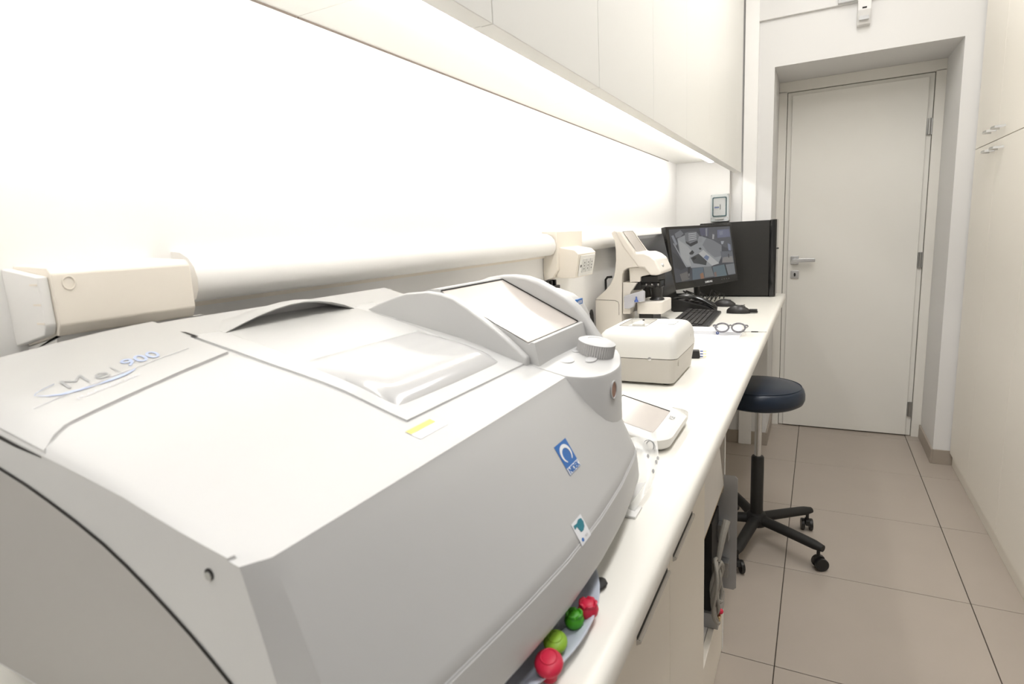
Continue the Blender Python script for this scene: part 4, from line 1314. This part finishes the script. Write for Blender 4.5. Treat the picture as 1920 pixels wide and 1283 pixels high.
# keyboard
kb = thing('keyboard', 'black keyboard lying on the worktop beside the frame tracer', 'keyboard', (-0.478, 2.700, CT), 0.03)
MB().prism([(-0.080, 0.0), (0.078, 0.0), (0.080, 0.006), (0.078, 0.012), (-0.078, 0.022), (-0.080, 0.016)], 'y', -0.230, 0.230).build('case', M['black'], kb, bevel=0.003)
ks = MB()
kx0 = [-0.066, -0.040, -0.021, -0.002, 0.017, 0.036]
for r_, x0 in enumerate(kx0):
    y = -0.220
    c_ = 0
    while y < 0.215:
        wk = 0.0165
        if r_ == 5 and -0.15 < y < -0.02:
            wk = 0.105
        if r_ == 0 and c_ in (0, 4, 8):
            pass
        if not (0.072 < y < 0.082 or 0.135 < y < 0.148) and y + wk < 0.222:
            zt = 0.022 - 0.010 * (x0 + 0.0165 / 2 + 0.078) / 0.156
            ks.box(x0, x0 + 0.0160, y, y + wk, zt - 0.004, zt + 0.005)
        y += wk + 0.0022
        c_ += 1
ks.build('keys', M['keys'], kb, bevel=0.0008, seg=1, kind='stuff')
MB().box(0.0665, 0.0785, -0.22, 0.22, 0.0118, 0.0135).build('front_strip', M['mouse'], kb, bevel=0.0005)

# desk phone
ph = thing('desk_phone', 'black desk phone with its handset on, under the monitors', 'phone', (-0.545, 2.99, CT), 0.06)
b = MB()
b.prism([(-0.105, 0.004), (0.095, 0.004), (0.098, 0.014), (0.06, 0.030), (-0.09, 0.066), (-0.105, 0.062)], 'y', -0.030, 0.080)
b.build('phone_base', M['black'], ph, bevel=0.004)
MB().box(-0.095, 0.08, -0.025, 0.075, 0.0, 0.0045).build('base_pad', M['black_matte'], ph)
b = MB()
rows = []
for k in range(19):
    s = k / 18
    x = -0.112 + 0.225 * s
    z = 0.078 + 0.022 * math.sin(PI * s) - 0.055 * s
    hh = 0.012 + 0.009 * (abs(2 * s - 1) ** 2.5)
    ww = 0.020 + 0.006 * (abs(2 * s - 1) ** 3)
    zz = z - (0.008 * (abs(2 * s - 1) ** 3))
    if k in (0, 18):
        hh *= 0.5; ww *= 0.6
    rows.append([(x, -0.012 + ww * math.cos(2 * PI * j / 14), zz + hh * math.sin(2 * PI * j / 14)) for j in range(14)])
b.grid(rows, close_u=True, caps=True)
b.build('handset', M['black_gloss'], ph, smooth=60)
kk = MB()
for r_ in range(4):
    for c_ in range(3):
        x = -0.045 + 0.026 * r_
        z = 0.030 + (0.06 - x) * 0.24
        kk.box(x, x + 0.018, 0.014 + 0.021 * c_, 0.029 + 0.021 * c_, z - 0.002, z + 0.003)
kk.build('dial_keys', M['keys'], ph, bevel=0.001, seg=1)


def mouse(name, label, c, rz, coil):
    t = thing(name, label, 'mouse', (c[0], c[1], CT), rz)
    rows_ = []
    for k in range(13):
        s = k / 12
        x = -0.052 + 0.104 * s
        w2 = 0.030 * math.sin(PI * (0.06 + 0.88 * s)) ** 0.45
        h2 = 0.034 * math.sin(PI * (0.05 + 0.90 * s) ** 0.9) ** 0.6 + 0.003
        rows_.append([(x, w2 * math.cos(PI * j / 12), 0.001 + h2 * math.sin(PI * j / 12) ** 0.8) for j in range(13)])
    MB().grid(rows_, close_u=True, caps=True).build('shell', M['mouse'], t, smooth=60)
    MB().tube([(0.014, 0.0, 0.0315), (0.030, 0.0, 0.029)], 0.004, 8).build('wheel', M['black_matte'], t)
    if coil:
        b_ = MB()
        b_.tube([(0.050 + 0.0006 * k, 0.009 * math.cos(k * 0.9), 0.012 + 0.007 * math.sin(k * 0.9)) for k in range(56)], 0.0028, 6)
        b_.build('cable_tie', M['black'], t)
    else:
        b_ = MB()
        b_.tube([(0.048, 0.0, 0.008), (0.07, 0.004, 0.004), (0.085, 0.014, 0.0025), (0.095, 0.03, 0.0025)], 0.002, 6)
        b_.build('cable', M['black'], t)
    return t


mouse('computer_mouse', 'charcoal mouse with a coiled cable, nearer the front edge of the worktop', (-0.330, 2.945), 0.0, True)
mouse('computer_mouse', 'charcoal mouse beside the phone, farther from the front edge', (-0.425, 3.195), 0.05, False)

# tangle of cables under the monitor
b = MB()
for k in range(9):
    y0, x0 = 3.31 + 0.008 * k, -0.68 + 0.022 * k
    b.tube([(x0, y0, CT + 0.004), (x0 + 0.02, y0 + 0.03 * math.sin(k), CT + 0.03 + 0.006 * (k % 3)), (x0 + 0.03 * math.cos(k * 2), y0 + 0.05, CT + 0.062), (x0 + 0.04, y0 + 0.10, CT + 0.03), (x0 + 0.03, y0 + 0.14, CT + 0.004)], 0.0035, 6)
tag(b.build('cable_tangle', M['black']), 'tangle of black cables behind the phone', 'cable')

# papers, spectacles, pen
p = onz(1386, 637, CT)
b = MB()
b.add([(-0.52, 2.235, CT), (-0.250, 2.245, CT), (-0.252, 2.375, CT), (-0.52, 2.37, CT), (-0.52, 2.235, CT + 0.003), (-0.250, 2.245, CT + 0.003), (-0.252, 2.375, CT + 0.003), (-0.52, 2.37, CT + 0.003)],
      [(0, 3, 2, 1), (4, 5, 6, 7), (0, 1, 5, 4), (1, 2, 6, 5), (2, 3, 7, 6), (3, 0, 4, 7)])
tag(b.build('paper_sheets', M['paper'], smooth=0), 'white sheets of paper on the worktop below the keyboard', 'papers')
nb = thing('notepad', 'thin white notepad on the paper sheets, under the spectacles', 'notepad', (-0.37, 2.385, CT + 0.0031))
MB().box(-0.13, 0.115, -0.055, 0.050, 0.0, 0.010).build('pages', M['paper'], nb, bevel=0.001)
MB().box(-0.131, 0.116, -0.056, 0.051, 0.010, 0.0112).build('cover', M['paper'], nb)
b = MB()
b.tube([(0.035 + 0.004 * math.cos(a), -0.056, 0.006 + 0.005 * math.sin(a)) for a in [2 * PI * k / 12 for k in range(12)]], 0.0018, 6, closed=True)
b.build('clip', M['blue_pl'], nb)

gl = thing('spectacles', 'mottled grey spectacles lying on the notepad', 'spectacles', tuple(onz(1369, 624, CT + 0.0145)), 0.10)
for s_ in (-1, 1):
    rim = [(s_ * 0.029 + 0.0235 * math.cos(a) * (1.0 + 0.06 * math.sin(a)), 0.010 + 0.012 * math.sin(a), 0.0175 + 0.0145 * math.sin(a)) for a in [2 * PI * k / 28 for k in range(28)]]
    MB().tube(rim, 0.0034, 8, closed=True).build('rim', M['tort'], gl)
    MB().add
    ln = MB()
    ln.add(rim, [list(range(28))])
    ln.build('lens', M['lens'], gl)
    MB().tube([(s_ * 0.051, 0.016, 0.026), (s_ * 0.059, 0.020, 0.025), (s_ * 0.062, 0.032, 0.020), (s_ * 0.058, 0.07, 0.008), (s_ * 0.050, 0.115, 0.0025)], [0.0028, 0.003, 0.0026, 0.0024, 0.0030], 6).build('temple', M['tort'], gl)
MB().tube([(-0.0065, 0.015, 0.024), (0.0, 0.016, 0.0265), (0.0065, 0.015, 0.024)], 0.0026, 6).build('bridge', M['tort'], gl)

p0, p1 = onz(1396, 623, CT), onz(1433, 623.5, CT)
pn_ = thing('pen', 'thin grey screwdriver lying near the front edge of the worktop', 'screwdriver', ((p0.x + p1.x) / 2, (p0.y + p1.y) / 2, CT + 0.0021), math.atan2(p1.y - p0.y, p1.x - p0.x))
MB().tube([(-0.042, 0, 0), (0.0, 0, 0)], 0.0012, 8).build('blade', M['steel'], pn_)
MB().tube([(-0.012, 0, 0), (-0.010, 0, 0), (0.012, 0, 0), (0.014, 0, 0)], [0.0014, 0.0021, 0.0021, 0.0014], 10).build('grip', M['black'], pn_)
MB().tube([(0.014, 0, 0), (0.044, 0, 0)], 0.0012, 8).build('shank', M['steel'], pn_)
bpy.data.objects['pen'].name = 'screwdriver'
MAT['screwdriver'] = MAT['pen']

p = onz(1303, 666, CT)
pl = thing('power_plug', 'black mains plug with bare pins lying beside the frame tracer', 'plug', (-0.338, 1.90, CT), 0.2)
b = MB()
b.prism([(-0.030, 0.0), (0.010, 0.0), (0.012, 0.006), (0.010, 0.026), (-0.012, 0.026), (-0.030, 0.016)], 'y', -0.012, 0.012)
b.build('plug_body', M['black'], pl, bevel=0.003)
for k, z in enumerate((0.005, 0.0135, 0.022)):
    pin = MB().tube([(0.012, 0, z), (0.021, 0, z)], 0.0020, 8).build('pin_sleeve', M['blue_pl'], pl)
    MB().tube([(0.021, 0, z), (0.031, 0, z)], 0.0018, 8).build('pin', M['brass'], pl)
MB().tube([(-0.030, 0, 0.010), (-0.05, 0.005, 0.006), (-0.07, 0.03, 0.005), (-0.08, 0.08, 0.005), (-0.12, 0.14, 0.005)], 0.004, 8).build('cord', M['black'], pl)

# ================================================================== dish with rubber pieces, plastic sleeve
di = thing('oval_dish', 'pale grey oval dish sticking out from under the big machine', 'dish', (-0.324, 0.503, CT))
prof = [(0.75, 0.0), (0.80, 0.0005), (0.90, 0.004), (1.0, 0.013), (1.0, 0.0145), (0.985, 0.0148), (0.90, 0.0070), (0.84, 0.0045), (0.80, 0.0035)]
rows = [[(0.128 * r_ * math.cos(2 * PI * k / 64), 0.175 * r_ * math.sin(2 * PI * k / 64), z) for k in range(64)] for r_, z in prof]
MB().grid(rows, close_u=True, caps=True).build('bowl', M['plate'], di, smooth=60)
dz = CT + 0.0042


def rosebud(name, label, cat_m, u, v, s, leaf):
    p = onz(u, v, CT + 0.010)
    t = thing(name, label, 'rubber piece', (p.x, p.y, dz))
    b = MB()
    b.ball((0, 0, 0.008 * s), 0.009 * s, 0.010 * s, 0.008 * s, 14, 8)
    b.build('body', M[cat_m], t, smooth=60)
    for k in range(5):
        a = 2 * PI * k / 5 + leaf
        b = MB(Matrix.Rotation(a, 4, 'Z') @ Matrix.Translation((0.0045 * s, 0, 0.010 * s)) @ Matrix.Rotation(math.radians(25), 4, 'Y'))
        b.ball((0, 0, 0), 0.0022 * s, 0.0058 * s, 0.0075 * s, 10, 6)
        b.build('petal', M[cat_m], t, smooth=60)
    return t


def mushroom(name, label, cat_m, u, v, s):
    p = onz(u, v, CT + 0.010)
    t = thing(name, label, 'rubber piece', (p.x, p.y, dz), 0.4)
    MB().lathe([(0.0055 * s, 0.0), (0.006 * s, 0.002 * s), (0.005 * s, 0.008 * s)], (0, 0, 0), 16).build('stem', M[cat_m], t)
    MB().ball((0, 0, 0.0125 * s), 0.0105 * s, 0.0140 * s, 0.0062 * s, 20, 10).build('cap', M[cat_m], t, smooth=60)
    MB().tube([(0.006 * s * math.cos(a), 0.008 * s * math.sin(a), 0.0176 * s) for a in [2 * PI * k / 18 for k in range(18)]], 0.0005 * s, 5, closed=True).build('ring_mark', M[cat_m], t)
    return t


rosebud('rubber_rosebud', 'crimson rubber piece with folded petals, farthest back in the dish', 'red', 1103, 1150, 1.25, 0.3)
rosebud('rubber_rosebud', 'dark green rubber piece with folded petals in the dish', 'green', 1077, 1168, 1.15, 0.9)
mushroom('rubber_button', 'lime green rubber button standing in the dish', 'lime', 1042, 1218, 1.15)
mushroom('rubber_button', 'crimson rubber button at the near end of the dish', 'red', 1030, 1262, 1.3)
p = onz(1126, 1106, CT)
b = MB()
rows = []
rr = random.Random(3)
for i in range(7):
    a = PI * (i + 0.5) / 7
    rows.append([(p.x - 0.003 + (0.009 * math.sin(a)) * math.cos(2 * PI * k / 12) * (1 + rr.uniform(-0.2, 0.2)), p.y + 0.004 + 0.013 * math.sin(a) * math.sin(2 * PI * k / 12) * (1 + rr.uniform(-0.2, 0.2)), CT + 0.0042 - 0.0042 * math.cos(a)) for k in range(12)])
b.grid(rows, close_u=True, caps=True)
tag(b.build('rubber_scrap', M['black_matte'], smooth=30), 'small crumpled black rubber scrap beside the dish', 'scrap')

# clear plastic sleeve leaning against the end of the machine
sl = thing('plastic_sleeve', 'clear plastic sleeve of lens packets curling up at the end of the big machine', 'packaging', (-0.245, 0.90, CT))
rows = []
for i in range(15):
    s = i / 14
    # curls from the worktop up and over
    y = -0.105 + 0.05 * math.sin(PI * 0.5 * s) + 0.06 * s
    z = 0.001 + 0.080 * s ** 0.9 * (1 - 0.10 * s)
    xo = 0.012 + 0.018 * math.sin(PI * s)
    w2 = 0.030 - 0.006 * s
    rows.append([(xo - w2 * (1 - j / 8) * 1.5 + 0.004 * math.sin(4 * s + j), y + 0.05 * (j / 8) * s + 0.004 * math.sin(5 * s), z + 0.003 * math.sin(j + 6 * s)) for j in range(9)])
MB().grid(rows).build('film', M['film'], sl, smooth=70)
rows2 = [[(x + 0.0015, y - 0.0012, z) for x, y, z in r_[2:7]] for r_ in rows[0:5]]
MB().grid(rows2).build('paper_insert', M['film_white'], sl, smooth=70)
for k, (i, j) in enumerate(((6, 3), (6, 6), (9, 4), (9, 7), (8, 6))):
    c = Vector(rows[i][j])
    b = MB()
    b.add([c + Vector((0.0022 + 0.0022 * math.cos(2 * PI * q / 10), -0.0015, 0.0040 * math.sin(2 * PI * q / 10))) for q in range(10)], [list(range(10))])
    b.build('punched_dot', M['paper'], sl)
b = MB()
c = Vector(rows[12][5])
b.tube([c + Vector((0.006 * math.cos(2 * PI * q / 20), -0.003, 0.009 * math.sin(2 * PI * q / 20))) for q in range(20)], 0.0009, 5, closed=True)
b.tube([c + Vector((-0.002 + 0.010 * math.cos(2 * PI * q / 20), -0.002, -0.002 + 0.012 * math.sin(2 * PI * q / 20))) for q in range(20)], 0.0006, 5, closed=True)
b.build('printed_ring', M['grey_ink'], sl)
b = MB()
b.box(-0.030, 0.022, -0.122, -0.085, 0.0, 0.004)
b.build('packet_base', M['film_white'], sl, bevel=0.001)

# ================================================================== stool
SX, SY = -0.200, 2.555
stl = thing('swivel_stool', 'round navy blue swivel stool on a black five-star base', 'stool', (SX, SY, 0), 0)
MB().lathe([(0.05, 0.628), (0.150, 0.630), (0.166, 0.640), (0.172, 0.656), (0.172, 0.676), (0.167, 0.694), (0.158, 0.704), (0.152, 0.7055), (0.145, 0.708), (0.10, 0.716), (0.04, 0.718)], n=56).build('seat', M['vinyl'], stl, smooth=60)
MB().tube([(0.1585 * math.cos(a), 0.1585 * math.sin(a), 0.7045) for a in [2 * PI * k / 56 for k in range(56)]], 0.0018, 6, closed=True).build('seat_piping', M['vinyl'], stl)
MB().lathe([(0.090, 0.618), (0.092, 0.6285), (0.02, 0.6285)], n=28).build('seat_plate', M['black'], stl)
MB().lathe([(0.020, 0.600), (0.020, 0.6185)], n=20).build('collar', M['black'], stl)
MB().lathe([(0.0142, 0.38), (0.0142, 0.602)], n=24).build('gas_lift', M['chrome'], stl)
MB().lathe([(0.026, 0.115), (0.0255, 0.39), (0.022, 0.396), (0.015, 0.397)], n=24).build('column', M['black'], stl)
MB().lathe([(0.040, 0.085), (0.046, 0.095), (0.046, 0.120), (0.036, 0.138), (0.027, 0.142)], n=28).build('hub', M['black_matte'], stl)
for k in range(5):
    a = math.radians(-28 + 72 * k)
    ca_, sa_ = math.cos(a), math.sin(a)
    rows = []
    for s in range(9):
        q = s / 8
        r_ = 0.028 + 0.262 * q
        z = 0.112 - 0.012 * q - 0.006 * q * q
        hw, hh = 0.024 - 0.003 * q, 0.021 - 0.003 * q
        if s == 8:
            hw, hh = hw * 0.72, hh * 0.72
        rows.append([(r_ * ca_ - sa_ * hw * math.cos(2 * PI * j / 14), r_ * sa_ + ca_ * hw * math.cos(2 * PI * j / 14), z + hh * math.sin(2 * PI * j / 14)) for j in range(14)])
    arm = MB().grid(rows, close_u=True, caps=True).build('base_arm', M['black_matte'], stl, smooth=50)
    cx_, cy_ = 0.272 * ca_, 0.272 * sa_
    ph_ = a + 0.9 + 0.5 * math.sin(3 * k)
    cs = thing  # casters are parts of the stool
    X = Matrix.Translation((cx_, cy_, 0)) @ Matrix.Rotation(ph_, 4, 'Z')
    cst = MB(X)
    cst.tube([(0, 0, 0.090), (0, 0, 0.045)], 0.007, 10)
    cst.prism([(-0.022, 0.030), (-0.018, 0.052), (0.0, 0.060), (0.020, 0.054), (0.028, 0.036), (0.020, 0.030)], 'y', -0.008, 0.008)
    cst = cst.build('caster', M['black'], stl, bevel=0.002)
    for s_ in (-1, 1):
        w_ = MB(X)
        w_.add([(0.008 + 0.026 * math.cos(2 * PI * j / 22), s_ * 0.009, 0.026 + 0.026 * math.sin(2 * PI * j / 22)) for j in range(22)] + [(0.008 + 0.026 * math.cos(2 * PI * j / 22), s_ * 0.024, 0.026 + 0.026 * math.sin(2 * PI * j / 22)) for j in range(22)],
               [list(range(22)), list(range(22, 44))] + [(j, (j + 1) % 22, 22 + (j + 1) % 22, 22 + j) for j in range(22)])
        w_.build('wheel', M['black'], cst, bevel=0.003, smooth=40)
